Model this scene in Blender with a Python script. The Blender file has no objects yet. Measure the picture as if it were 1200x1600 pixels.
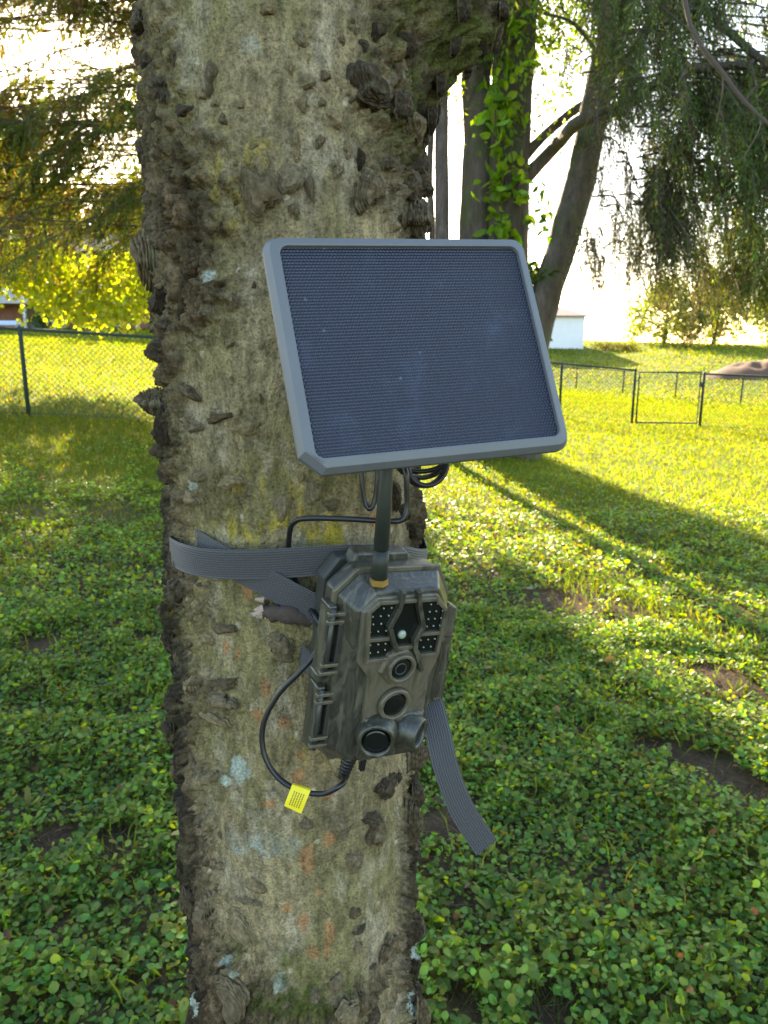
import bpy, math, random
import numpy as np
from mathutils import Matrix, Vector, Euler
rng = np.random.default_rng(7); random.seed(7)
SC = bpy.context.scene; COL = SC.collection
# ------------------------------------------------------------------ camera
PITCH = math.radians(13.0); FPX = 1200.0
CAM = np.array([0, 0, 1.5])
cd = bpy.data.cameras.new('camera'); cam = bpy.data.objects.new('camera', cd); COL.objects.link(cam)
cam.location = CAM; cam.rotation_euler = (math.pi/2 - PITCH, 0, 0)
cd.sensor_fit = 'VERTICAL'; cd.sensor_height = 36; cd.lens = 27; cd.clip_start = 0.02; cd.clip_end = 4000
cd.dof.use_dof = True; cd.dof.focus_distance = 0.60; cd.dof.aperture_fstop = 18.0
SC.camera = cam
# ------------------------------------------------------------------ light
SUN_AZ, SUN_EL = math.radians(-10.0), math.radians(21.0)       # azimuth from +Y towards +X
w = bpy.data.worlds.new('World'); SC.world = w; w.use_nodes = True
nt = w.node_tree; sky = nt.nodes.new('ShaderNodeTexSky'); sky.sky_type = 'NISHITA'; sky.sun_disc = False
sky.sun_elevation = SUN_EL; sky.sun_rotation = SUN_AZ
sky.air_density = 1.0; sky.dust_density = 1.0; sky.ozone_density = 1.6
bg = nt.nodes['Background']; bg.inputs[1].default_value = 0.12; nt.links.new(sky.outputs[0], bg.inputs[0])
sd = bpy.data.lights.new('sun', 'SUN'); sd.energy = 5.0; sd.angle = math.radians(0.6); sd.color = (1, 0.88, 0.66)
so = bpy.data.objects.new('sun', sd); COL.objects.link(so)
sv = Vector((math.sin(SUN_AZ)*math.cos(SUN_EL), math.cos(SUN_AZ)*math.cos(SUN_EL), math.sin(SUN_EL)))
so.rotation_euler = sv.to_track_quat('Z', 'Y').to_euler(); so.location = sv*50
SC.view_settings.view_transform = 'Standard'; SC.view_settings.look = 'None'
SC.view_settings.exposure = 2.7; SC.view_settings.gamma = 1.0
SC.view_settings.use_white_balance = True; SC.view_settings.white_balance_temperature = 7400; SC.view_settings.white_balance_tint = 12
SC.cycles.use_denoising = True
SC.cycles.max_bounces = 6; SC.cycles.diffuse_bounces = 3; SC.cycles.glossy_bounces = 3
SC.cycles.transmission_bounces = 4; SC.cycles.transparent_max_bounces = 4; SC.cycles.sample_clamp_indirect = 4

# ------------------------------------------------------------------ helpers
cF = np.array([0, math.cos(PITCH), -math.sin(PITCH)]); cU = np.array([0, math.sin(PITCH), math.cos(PITCH)]); cR = np.array([1., 0, 0])
def at(u, v, t):
    """world point seen at photo pixel (u, v) at depth t metres along the view axis"""
    return CAM + t*((u-600)/FPX*cR + (800-v)/FPX*cU + cF)
def _h(i, j, k, s):
    with np.errstate(over='ignore'):
        n = (i.astype(np.int64)*374761393 + j.astype(np.int64)*668265263 + k.astype(np.int64)*2147483647 + s*974711) & 0x7fffffff
        n = ((n ^ (n >> 13))*1274126177) & 0x7fffffff
        n = ((n ^ (n >> 16))*668265263) & 0x7fffffff
    return ((n ^ (n >> 15)) & 0xffffff)/float(0xffffff)
def vn(x, y, z, s=0):
    x, y, z = np.broadcast_arrays(np.asarray(x, float), np.asarray(y, float), np.asarray(z, float))
    i, j, k = np.floor(x), np.floor(y), np.floor(z)
    fx, fy, fz = x-i, y-j, z-k
    fx, fy, fz = [f*f*(3-2*f) for f in (fx, fy, fz)]
    i, j, k = i.astype(np.int64), j.astype(np.int64), k.astype(np.int64)
    r = 0
    for a in (0, 1):
        for b in (0, 1):
            for c in (0, 1):
                r = r + _h(i+a, j+b, k+c, s)*(fx if a else 1-fx)*(fy if b else 1-fy)*(fz if c else 1-fz)
    return r
def fbm(x, y, z, s=0, o=4):
    r, a, t = 0, 1., 0.
    for q in range(o):
        r = r + a*vn(x*2**q, y*2**q, z*2**q, s+q*17); t += a; a *= .5
    return r/t
def worley(x, y, s=0):
    i, j = np.floor(x).astype(np.int64), np.floor(y).astype(np.int64)
    d1 = np.full(x.shape, 9.); d2 = d1.copy(); idv = np.zeros(x.shape)
    for a in (-1, 0, 1):
        for b in (-1, 0, 1):
            ci, cj = i+a, j+b; z0 = ci*0
            d = np.hypot(ci+_h(ci, cj, z0, s)-x, cj+_h(ci, cj, z0+1, s)-y)
            m = d < d1
            d2 = np.where(m, d1, np.minimum(d2, d)); idv = np.where(m, _h(ci, cj, z0+2, s), idv); d1 = np.where(m, d, d1)
    return d1, d2, idv
def sm(a, b, x):
    t = np.clip((x-a)/(b-a), 0, 1); return t*t*(3-2*t)

def mesh(name, V, faces, mat, smooth=True, col=None, uv=None):
    """faces: list of int arrays, each (m, k)"""
    if not isinstance(faces, (list, tuple)): faces = [faces]
    V = np.asarray(V, np.float32)
    me = bpy.data.meshes.new(name); me.vertices.add(len(V)); me.vertices.foreach_set('co', V.ravel())
    lv, ls, n = [], [], 0
    for f in faces:
        f = np.asarray(f, np.int32)
        if not len(f): continue
        lv.append(f.ravel()); ls.append(n + np.arange(len(f), dtype=np.int32)*f.shape[1]); n += f.size
    lv = np.concatenate(lv); ls = np.concatenate(ls)
    me.loops.add(len(lv)); me.loops.foreach_set('vertex_index', lv)
    me.polygons.add(len(ls)); me.polygons.foreach_set('loop_start', ls)
    me.update(calc_edges=True)
    if col is not None:
        c = np.ones((len(V), 4), np.float32); c[:, :3] = col
        me.color_attributes.new('Col', 'FLOAT_COLOR', 'POINT').data.foreach_set('color', c.ravel())
    if uv is not None:
        me.uv_layers.new(name='UVMap').data.foreach_set('uv', np.asarray(uv, np.float32)[lv].ravel())
    me.polygons.foreach_set('use_smooth', np.full(len(ls), bool(smooth)))
    if mat: me.materials.append(mat)
    return me
def link(name, me, parent=None, loc=None, rot=None, scale=None, mw=None):
    o = bpy.data.objects.new(name, me); COL.objects.link(o)
    if parent: o.parent = parent
    if loc is not None: o.location = loc
    if rot is not None: o.rotation_euler = rot
    if scale is not None: o.scale = scale
    if mw is not None: o.matrix_local = mw
    return o
def tag(o, label=None, cat=None, group=None, kind=None):
    if label: o['label'] = label
    if cat: o['category'] = cat
    if group: o['group'] = group
    if kind: o['kind'] = kind
    return o
def thing(name, loc, label, cat, group=None, rot=None):
    o = bpy.data.objects.new(name, None); o.empty_display_size = .05; COL.objects.link(o); o.location = loc
    if rot is not None: o.rotation_euler = rot
    return tag(o, label, cat, group)
class MB:
    """collects pieces of ONE part"""
    def __init__(s): s.V, s.Q, s.T, s.N, s.n, s.C = [], [], [], [], 0, []
    def add(s, V, Q=None, T=None, poly=None):
        V = np.asarray(V, float); s.V.append(V)
        if Q is not None and len(Q): s.Q.append(np.asarray(Q)+s.n)
        if T is not None and len(T): s.T.append(np.asarray(T)+s.n)
        for p in poly or []: s.N.append(np.asarray(p)+s.n)
        s.n += len(V); return s
    def box(s, lo, hi, M=None):
        lo, hi = np.array(lo, float), np.array(hi, float)
        V = np.array([[(lo, hi)[i][0], (lo, hi)[j][1], (lo, hi)[k][2]] for i in (0, 1) for j in (0, 1) for k in (0, 1)])
        if M is not None: V = V @ np.array(M)[:3, :3].T + np.array(M)[:3, 3]
        return s.add(V, [[0, 1, 3, 2], [4, 6, 7, 5], [0, 4, 5, 1], [2, 3, 7, 6], [0, 2, 6, 4], [1, 5, 7, 3]])
    def loft(s, rings, cap0=True, cap1=True):
        """rings: list of (n,3) closed outlines"""
        n = len(rings[0]); V = np.concatenate(rings); Q = []
        for a in range(len(rings)-1):
            for i in range(n):
                j = (i+1) % n; Q.append([a*n+i, a*n+j, (a+1)*n+j, (a+1)*n+i])
        poly = []
        if cap0: poly.append(list(range(n))[::-1])
        if cap1: poly.append([(len(rings)-1)*n+i for i in range(n)])
        return s.add(V, Q, poly=poly)
    def tube(s, P, r, seg=8, cap=True):
        V, Q = tube(P, r, seg); s.add(V, Q)
        if cap:
            n = len(V)//seg; s.N.append(np.arange(seg)[::-1]+s.n-len(V)); s.N.append(np.arange(seg)+s.n-seg)
        return s
    def me(s, name, mat, smooth=False, bevel=0, uv=None):
        F = []
        if s.Q: F.append(np.concatenate(s.Q))
        if s.T: F.append(np.concatenate(s.T))
        by = {}
        for p in s.N: by.setdefault(len(p), []).append(p)
        F += [np.array(v) for v in by.values()]
        m = mesh(name, np.concatenate(s.V), F, mat, smooth)
        return m
    def build(s, name, mat, parent=None, smooth=False, bevel=0, seg=2, **k):
        m = s.me(name, mat, smooth); o = link(name, m, parent, **k)
        fix_normals(m)
        if bevel:
            b = o.modifiers.new('Bevel', 'BEVEL'); b.width = bevel; b.segments = seg; b.limit_method = 'ANGLE'; b.angle_limit = math.radians(30)
            b.harden_normals = False
        return o
def fix_normals(m):
    import bmesh
    bm = bmesh.new(); bm.from_mesh(m); bmesh.ops.recalc_face_normals(bm, faces=bm.faces); bm.to_mesh(m); bm.free()
def tube(P, r, seg=8):
    P = np.asarray(P, float); n = len(P); r = np.broadcast_to(np.asarray(r, float), (n,))
    T = np.gradient(P, axis=0); T /= np.linalg.norm(T, axis=1)[:, None]+1e-12
    ref = np.array([0, 0, 1.]) if abs(T[0][2]) < .9 else np.array([1., 0, 0])
    N = np.cross(T[0], ref); N /= np.linalg.norm(N); V = []
    for i in range(n):
        N = N - T[i]*(N@T[i]); N /= np.linalg.norm(N)+1e-12; B = np.cross(T[i], N)
        a = np.arange(seg)*2*math.pi/seg
        V.append(P[i]+r[i]*(np.cos(a)[:, None]*N+np.sin(a)[:, None]*B))
    Q = [[a*seg+i, a*seg+(i+1) % seg, (a+1)*seg+(i+1) % seg, (a+1)*seg+i] for a in range(n-1) for i in range(seg)]
    return np.concatenate(V), np.array(Q)
def spline(P, n=8):
    P = np.asarray(P, float); Pp = np.vstack([2*P[0]-P[1], P, 2*P[-1]-P[-2]]); out = []
    for i in range(1, len(Pp)-2):
        a, b, c, d = Pp[i-1:i+3]
        for t in np.linspace(0, 1, n, endpoint=False):
            out.append(.5*((2*b)+(-a+c)*t+(2*a-5*b+4*c-d)*t*t+(-a+3*b-3*c+d)*t**3))
    out.append(P[-1]); return np.array(out)

# ------------------------------------------------------------------ materials
class NB:
    def __init__(s, name):
        s.m = bpy.data.materials.new(name); s.m.use_nodes = True; s.t = s.m.node_tree
        s.b = s.t.nodes['Principled BSDF']; s.out = s.t.nodes['Material Output']
    def n(s, ty, **p):
        x = s.t.nodes.new('ShaderNode'+ty)
        for k, v in p.items(): setattr(x, k, v)
        return x
    def l(s, a, b): s.t.links.new(a, b)
    def val(s, sock, v):
        if hasattr(v, 'is_output') or isinstance(v, bpy.types.NodeSocket): s.l(v, sock)
        else: sock.default_value = v
    def math(s, op, a, b=0.0, clamp=False):
        x = s.n('Math', operation=op, use_clamp=clamp); s.val(x.inputs[0], a); s.val(x.inputs[1], b); return x.outputs[0]
    def coord(s, which='Object', scale=(1, 1, 1)):
        tc = s.n('TexCoord'); mp = s.n('Mapping'); mp.inputs['Scale'].default_value = scale
        s.l(tc.outputs[which], mp.inputs[0]); return mp.outputs[0]
    def noise(s, vec, scale, detail=4, rough=.55, dist=0):
        x = s.n('TexNoise'); s.l(vec, x.inputs['Vector']); x.inputs['Scale'].default_value = scale
        x.inputs['Detail'].default_value = detail; x.inputs['Roughness'].default_value = rough; x.inputs['Distortion'].default_value = dist
        return x.outputs['Fac']
    def ramp(s, fac, stops):
        x = s.n('ValToRGB'); s.l(fac, x.inputs[0]); e = x.color_ramp.elements
        while len(e) < len(stops): e.new(.5)
        for q, (p, c) in zip(e, stops): q.position = p; q.color = (*c, 1) if len(c) == 3 else c
        return x.outputs[0]
    def mix(s, fac, a, b, blend='MIX'):
        x = s.n('Mix', data_type='RGBA', blend_type=blend); s.val(x.inputs[0], fac)
        for q, v in ((6, a), (7, b)):
            if isinstance(v, tuple): v = (*v, 1) if len(v) == 3 else v
            s.val(x.inputs[q], v)
        return x.outputs[2]
    def attr(s, nm='Col'): return s.n('Attribute', attribute_name=nm).outputs['Color']
    def bump(s, h, strength=.5, dist=.002):
        x = s.n('Bump'); s.l(h, x.inputs['Height']); x.inputs['Strength'].default_value = strength; x.inputs['Distance'].default_value = dist
        s.l(x.outputs[0], s.b.inputs['Normal']); return x.outputs[0]
    def base(s, v, rough=None, **k):
        if isinstance(v, tuple): v = (*v, 1)
        s.val(s.b.inputs['Base Color'], v)
        if rough is not None: s.val(s.b.inputs['Roughness'], rough)
        for kk, vv in k.items(): s.b.inputs[kk.replace('_', ' ')].default_value = vv
        return s
def plain(name, c, rough=.6, var=.25, nscale=20, metallic=0, bump=.0, bscale=200):
    s = NB(name); v = s.coord(); f = s.noise(v, nscale, 5)
    s.base(s.mix(f, tuple(x*(1-var) for x in c), tuple(min(1, x*(1+var)) for x in c)), rough, Metallic=metallic)
    if bump: s.bump(s.noise(v, bscale, 3), bump, .001)
    return s.m
def leafmat(name, tint=(1, 1, 1), trans=.4, rough=.45, tcol=(1.15, 1.1, .35), spec=.5):
    """Col attribute = leaf colour; part of the light passes through the blade"""
    s = NB(name); c = s.attr()
    s.base(s.mix(1.0, c, tint, 'MULTIPLY'), rough); s.b.inputs['Specular IOR Level'].default_value = spec
    tr = s.n('BsdfTranslucent'); s.l(s.mix(1.0, c, tcol, 'MULTIPLY'), tr.inputs[0])
    mx = s.n('MixShader'); mx.inputs[0].default_value = trans
    s.l(s.b.outputs[0], mx.inputs[1]); s.l(tr.outputs[0], mx.inputs[2]); s.l(mx.outputs[0], s.out.inputs[0])
    return s.m
MAT = {}
# bark of the near tree (Col carries lichen, moss, cork, orange scars and some painted flank shade)
s = NB('bark'); v = s.coord(); c = s.attr()
g = s.noise(v, 420, 4, .65); g2 = s.noise(s.coord(scale=(1, 1, .35)), 130, 5, .6)
cc = s.mix(1.0, c, s.ramp(g, [(.27, (.38, .37, .35)), (.47, (.95, .95, .95)), (.75, (1.6, 1.55, 1.45))]), 'MULTIPLY')
cc = s.mix(1.0, cc, s.ramp(g2, [(.28, (.48, .48, .44)), (.52, (1.0, .98, .94)), (.78, (1.4, 1.34, 1.25))]), 'MULTIPLY')
s.base(cc, .85); s.b.inputs['Specular IOR Level'].default_value = .25
s.bump(s.math('ADD', g, s.math('MULTIPLY', g2, 1.5)), 1.0, .003); MAT['bark'] = s.m
# cork
s = NB('cork'); v = s.coord(); oi = s.n('ObjectInfo').outputs['Random']
f = s.noise(v, 3.2, 6, .6)
cc = s.ramp(f, [(.25, (.05, .037, .023)), (.5, (.125, .095, .058)), (.72, (.25, .20, .13))])
cc = s.mix(s.ramp(s.noise(v, 1.4, 3), [(.52, (0, 0, 0)), (.7, (.55, .55, .55))]), cc, (.2, .22, .13))
cc = s.mix(1.0, cc, s.ramp(oi, [(0, (.5, .47, .45)), (.5, (1, 1, 1)), (1, (1.5, 1.45, 1.3))]), 'MULTIPLY')
s.base(cc, .9); s.b.inputs['Specular IOR Level'].default_value = .2
s.bump(s.noise(v, 14, 5, .75), 1.0, .0025); MAT['cork'] = s.m
s = NB('cork_tan'); v = s.coord(); oi = s.n('ObjectInfo').outputs['Random']; f = s.noise(v, 2.2, 6, .6)
cc = s.ramp(f, [(.25, (.07, .053, .03)), (.5, (.17, .135, .078)), (.72, (.27, .225, .14))])
cc = s.mix(1.0, cc, s.ramp(oi, [(0, (.55, .5, .45)), (.5, (1, 1, 1)), (1, (1.35, 1.3, 1.15))]), 'MULTIPLY')
s.base(cc, .9); s.b.inputs['Specular IOR Level'].default_value = .2; s.bump(s.noise(v, 9, 4, .7), .8, .0012); MAT['cork_tan'] = s.m
s = NB('far_bark'); v = s.coord(scale=(1, 1, .22)); f = s.noise(v, 14, 6, .65)
s.base(s.ramp(f, [(.3, (.04, .03, .023)), (.55, (.10, .074, .06)), (.75, (.17, .13, .105))]), .9); s.bump(f, .9, .02); MAT['far_bark'] = s.m
s = NB('mossy_bark'); v = s.coord(scale=(1, 1, .25)); f = s.noise(v, 12, 6, .65)
cc = s.ramp(f, [(.3, (.035, .028, .02)), (.55, (.095, .073, .055)), (.75, (.16, .125, .1))])
s.base(s.mix(s.ramp(s.noise(s.coord(), 3.5, 4), [(.5, (0, 0, 0)), (.66, (.8, .8, .8))]), cc, (.06, .075, .02)), .9); s.bump(f, .9, .02); MAT['mossy_bark'] = s.m
MAT['twig'] = plain('twig', (.07, .05, .035), .9)
# plastics
s = NB('camo'); v = s.coord(scale=(1, 1, .35)); f = s.noise(v, .055, 6, .62, 1.2); f2 = s.noise(s.coord(scale=(1, 1, .12)), .22, 5, .6)
cc = s.ramp(f, [(.32, (.012, .012, .009)), (.43, (.056, .056, .038)), (.51, (.026, .027, .019)), (.60, (.092, .086, .06)), (.72, (.036, .038, .026))])
cc = s.mix(1.0, cc, s.ramp(f2, [(.3, (.7, .7, .7)), (.7, (1.25, 1.25, 1.25))]), 'MULTIPLY')
s.base(cc, .3); s.b.inputs['Specular IOR Level'].default_value = .6; s.bump(s.noise(s.coord(), 1.6, 3), .12, .3); MAT['camo'] = s.m
s = NB('camo_light'); v = s.coord(scale=(1, 1, .35)); f = s.noise(v, .07, 6, .62, 1.0)
s.base(s.ramp(f, [(.32, (.042, .037, .024)), (.5, (.115, .1, .066)), (.68, (.065, .06, .04))]), .32); MAT['camo_light'] = s.m
MAT['dark_plastic'] = plain('dark_plastic', (.035, .038, .032), .4, .2, .1)
MAT['black_rubber'] = plain('black_rubber', (.012, .012, .013), .38, .2, 60)
MAT['antenna'] = plain('antenna', (.012, .016, .010), .55, .3, .1)
MAT['frame_grey'] = plain('frame_grey', (.125, .134, .14), .5, .12, 25, bump=.06, bscale=900)
MAT['brass'] = plain('brass', (.75, .5, .16), .3, .15, 80, metallic=1)
MAT['steel'] = plain('steel', (.55, .55, .55), .3, .1, 80, metallic=1)
MAT['glass'] = NB('dark_glass').base((.006, .009, .007), .06, IOR=1.5).m
MAT['led'] = plain('led', (.30, .36, .28), .25, .1)
MAT['green_steel'] = plain('green_steel', (.012, .03, .024), .75, .2, 5)
MAT['wire'] = plain('wire', (.03, .05, .035), .5, .2, 5)
s = NB('yellow_tag'); v = s.coord(); s.base(s.mix(s.noise(v, 60, 4), (.72, .55, .0), (.85, .7, .02)), .5); MAT['yellow'] = s.m
MAT['ink'] = plain('ink', (.05, .04, .02), .7)
# webbing: UV in metres, u along, v across
s = NB('webbing'); uv = s.coord('UV'); sep = s.n('SeparateXYZ'); s.l(uv, sep.inputs[0])
a = s.math('SINE', s.math('MULTIPLY', sep.outputs[0], 2*math.pi/.0026)); b = s.math('SINE', s.math('MULTIPLY', sep.outputs[1], 2*math.pi/.0021))
wv = s.math('MULTIPLY', a, b); hh = s.math('ADD', s.math('MULTIPLY', wv, .6), s.math('MULTIPLY', b, .5))
s.base(s.mix(s.math('MULTIPLY_ADD', hh, .45), (.014, .014, .015), (.09, .09, .094)), .6)
x = s.t.nodes[-1]
s.b.inputs['Sheen Weight'].default_value = .12; s.bump(hh, .8, .0006); MAT['webbing'] = s.m
for q in s.t.nodes:
    if q.type == 'MATH' and q.operation == 'MULTIPLY_ADD': q.inputs[2].default_value = .5
# solar sheet: hexagonal dimples
s = NB('solar_sheet'); tc = s.n('TexCoord'); A = .0025
def lattice(off):
    x = s.n('VectorMath', operation='MULTIPLY_ADD'); s.l(tc.outputs['Object'], x.inputs[0])
    x.inputs[1].default_value = (1/A, 0, 1/(A*1.8)); x.inputs[2].default_value = off
    y = s.n('VectorMath', operation='FRACTION'); s.l(x.outputs[0], y.inputs[0])
    z = s.n('VectorMath', operation='MULTIPLY_ADD'); s.l(y.outputs[0], z.inputs[0]); z.inputs[1].default_value = (1, 0, 1.8); z.inputs[2].default_value = (-.5, 0, -.9)
    q = s.n('VectorMath', operation='LENGTH'); s.l(z.outputs[0], q.inputs[0]); return q.outputs['Value']
d = s.math('MINIMUM', lattice((0, 0, 0)), lattice((.5, 0, .5)))
dome = s.math('SUBTRACT', 1.0, s.math('MULTIPLY', d, 2.15), True)
v = s.coord(); sc_ = s.noise(v, 28, 5, .6)
cc = s.mix(dome, (.0025, .005, .015), (.028, .043, .088))
cc = s.mix(s.ramp(sc_, [(.55, (0, 0, 0)), (.75, (.22, .22, .22))]), cc, (.08, .11, .18))
vo = s.n('TexVoronoi', feature='F1'); s.l(v, vo.inputs['Vector']); vo.inputs['Scale'].default_value = 70
spk = s.math('MULTIPLY', s.math('LESS_THAN', vo.outputs['Distance'], .085), s.math('GREATER_THAN', s.noise(v, 35, 2), .56))
cc = s.mix(spk, cc, (.06, .075, .10))
s.base(cc, .34); s.b.inputs['Specular IOR Level'].default_value = .6; s.bump(dome, .8, .001); MAT['solar'] = s.m
MAT['leaf_ivy'] = leafmat('leaf_ivy', trans=.5, rough=.5, tcol=(2.9, 2.1, .12), spec=.32)
MAT['grass'] = leafmat('grass', trans=.6, rough=.6, tcol=(1.8, 1.68, .22), spec=.15)
MAT['needle'] = leafmat('needle', trans=.42, rough=.6, tcol=(1.6, 1.4, .4), spec=.2)
MAT['leaf_tree'] = leafmat('leaf_tree', trans=.55, rough=.5, tcol=(1.7, 1.7, .2), spec=.3)

# ------------------------------------------------------------------ terrain
CT = np.array([(0, -2, .0), (-4, -2, .1), (4, -2, -.1), (0, 1, 0), (1.2, 2, -.03), (-1.2, 2, .05), (0, 5, 0), (2.5, 5, -.12), (-2.5, 5, .13), (2.1, 9.4, -.2), (-1.5, 9, .12),
  (-5.1, 11, .365), (5.75, 17.7, -.51), (7.26, 17.7, -.57), (3.9, 17.7, -.35), (0, 18, .05), (-10, 25, 1.0), (0, 35, .0), (-17, 41, 1.69), (-9, 41, 1.6), (-28, 41, 1.8),
  (11, 45, -1.55), (15.8, 34.5, -1.5), (12.5, 40, -1.55), (13.5, 61, .36), (17, 60, .2), (24, 52, -.1), (34, 50, -.2), (0, 61, 1.2), (-20, 70, 1.8), (20, 25, -1.2), (-20, 15, 1.0)])
def _phi(r2): return np.where(r2 > 1e-9, r2*np.log(r2+1e-12), 0)
_K = _phi(((CT[:, None, :2]-CT[None, :, :2])**2).sum(-1)); _n = len(CT); _P = np.c_[np.ones(_n), CT[:, :2]]
_W = np.linalg.solve(np.block([[_K+np.eye(_n)*.5, _P], [_P.T, np.zeros((3, 3))]]), np.r_[CT[:, 2], 0, 0, 0])
def gh(x, y):
    x = np.atleast_1d(np.asarray(x, float)); y = np.atleast_1d(np.asarray(y, float)); shp = x.shape; X, Y = x.ravel(), y.ravel()
    r = np.hypot(X, Y); k = np.minimum(1, 75/np.maximum(r, 1e-6)); xx, yy = np.clip(X*k, -45, 45), np.clip(Y*k, -8, 75)
    z = np.zeros(len(X))
    for i in range(_n): z += _W[i]*_phi((xx-CT[i, 0])**2+(yy-CT[i, 1])**2)
    z += _W[_n]+_W[_n+1]*xx+_W[_n+2]*yy
    z = np.clip(z, -4, 4)-.045*np.maximum(0, r-70)
    z += .035*(fbm(X*1.3, Y*1.3, 0, 3)-.5)*sm(.5, 3, r)+.02*(fbm(X*5, Y*5, 0, 4)-.5)*(r < 12)
    return z.reshape(shp)
def hz(x, y): return float(gh(x, y)[0])
def on_ground(u, v):
    d = at(u, v, 1)-CAM; t = np.geomspace(.6, 90, 1400); P = CAM+d*t[:, None]
    k = int(np.argmax(P[:, 2] < gh(P[:, 0], P[:, 1]))); return P[k]
SOIL = []      # bare patches (x, y, r)
for u, v, r in ((865, 940, .30), (1000, 955, .22), (905, 925, .25), (1090, 1200, .2), (1160, 1240, .18), (1010, 1175, .1), (1120, 1065, .2), (80, 1320, .09), (190, 1330, .08), (60, 1010, .14), (230, 1000, .1),
                (130, 745, .5), (700, 1290, .1), (720, 1585, .06), (860, 1597, .06), (160, 800, .35), (240, 750, .3), (30, 800, .3), (690, 800, .2), (620, 840, .15)):
    P = on_ground(u, v); SOIL.append((P[0], P[1], r))
def soil_mask(x, y):
    m = np.zeros_like(x)
    n = fbm(x*9, y*9, 0, 21, 3)-.5; n2 = fbm(x*3, y*3, 0, 22, 2)-.5
    for a, b, r in SOIL: m = np.maximum(m, 1-sm(.55, 1.15, np.hypot((x-a)*.9, (y-b)*.8)/(r*.72)+n*.9+n2*.6))
    return np.maximum(m, sm(.74, .86, fbm(x*1.9, y*1.9, 0, 29, 4))*.6)
nr, na = 230, 270
rr = np.r_[0, np.geomspace(.25, 2200, nr-1)]; aa = np.linspace(0, 2*math.pi, na, endpoint=False)
RR, AA = np.meshgrid(rr, aa, indexing='ij'); X, Y = RR*np.sin(AA), RR*np.cos(AA); Z = gh(X, Y)
i, j = np.meshgrid(np.arange(nr-1), np.arange(na), indexing='ij'); j2 = (j+1) % na
Q = np.stack([i*na+j, i*na+j2, (i+1)*na+j2, (i+1)*na+j], -1).reshape(-1, 4)
f1 = fbm(X*.6, Y*.6, 0, 5)[..., None]; lawn = np.array([.11, .14, .016])*(.75+.5*f1)+np.array([.09, .045, .0])*sm(.5, .75, fbm(X*.25, Y*.25, 0, 8))[..., None]
soil = np.array([.085, .06, .04])*(.4+1.2*fbm(X*14, Y*14, 0, 6)[..., None])
mx = sm(4.5, 9.5, RR+2*(fbm(X*.8, Y*.8, 0, 7)-.5))[..., None]
s = NB('ground'); v = s.coord(); n = s.noise(v, 45, 6, .7); n3 = s.noise(v, 2.2, 5, .6)
cc = s.mix(1.0, s.attr(), s.ramp(n, [(.3, (.55, .55, .55)), (.7, (1.5, 1.45, 1.4))]), 'MULTIPLY')
cc = s.mix(1.0, cc, s.ramp(n3, [(.3, (.75, .8, .8)), (.7, (1.2, 1.2, 1.1))]), 'MULTIPLY')
s.base(cc, .95); s.b.inputs['Specular IOR Level'].default_value = .1; s.bump(n, .8, .03); MAT['ground'] = s.m
g = link('ground', mesh('ground', np.stack([X, Y, Z], -1).reshape(-1, 3), Q, MAT['ground'], True, (soil*(1-mx)+lawn*mx).reshape(-1, 3)))
tag(g, kind='structure')

# ------------------------------------------------------------------ the near tree
AX, AY, R0 = -.087, .72, .1125
def hit(u, v, r=R0):
    d = at(u, v, 1)-CAM; ox, oy = CAM[0]-AX, CAM[1]-AY
    a = d[0]**2+d[1]**2; b = ox*d[0]+oy*d[1]; c = ox*ox+oy*oy-r*r; q = b*b-a*c
    t = (-b-math.sqrt(q))/a if q > 0 else -b/a
    P = CAM+t*d; return math.atan2(P[0]-AX, -(P[1]-AY)), P[2], t
WARTS = []   # u, v, w, h, rot, height factor
def W_(*a): WARTS.extend(a)
W_((604,1230,40,34,25,.55),(624,1216,42,22,30,.5),(636,1272,42,52,0,.6),(653,1240,34,40,10,.6),(592,1300,44,44,35,.6),(586,1282,40,22,35,.6),(530,1292,22,40,-20,.5),(540,1304,20,18,0,.5),(478,1292,20,20,0,.35),
   (556,1350,26,36,15,.5),(514,1344,18,16,0,.4),(556,1428,18,18,0,.45),(562,1456,22,14,0,.45),(608,1478,40,40,10,.5),(634,1430,14,56,5,.6),(560,1484,16,22,0,.4),(526,1538,24,32,10,.5),(538,1572,34,40,0,.5),
   (490,1560,20,36,0,.5),(394,1384,34,22,0,.4),(386,1410,36,12,-5,.4),(326,1424,44,62,8,.4),(372,1450,46,56,0,.3),(312,1402,42,40,0,.6),(374,1545,56,80,0,.3),(584,1588,26,40,0,.6),(640,1574,34,44,0,.6),
   (655,1404,26,60,0,.6),(662,1452,30,44,0,.6),(658,1512,28,60,0,.6),(668,1576,34,50,0,.6),(640,1352,18,40,0,.5),(652,1320,22,34,0,.5),(640,1180,44,40,0,.8),(655,1212,36,14,-10,.7))
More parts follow.
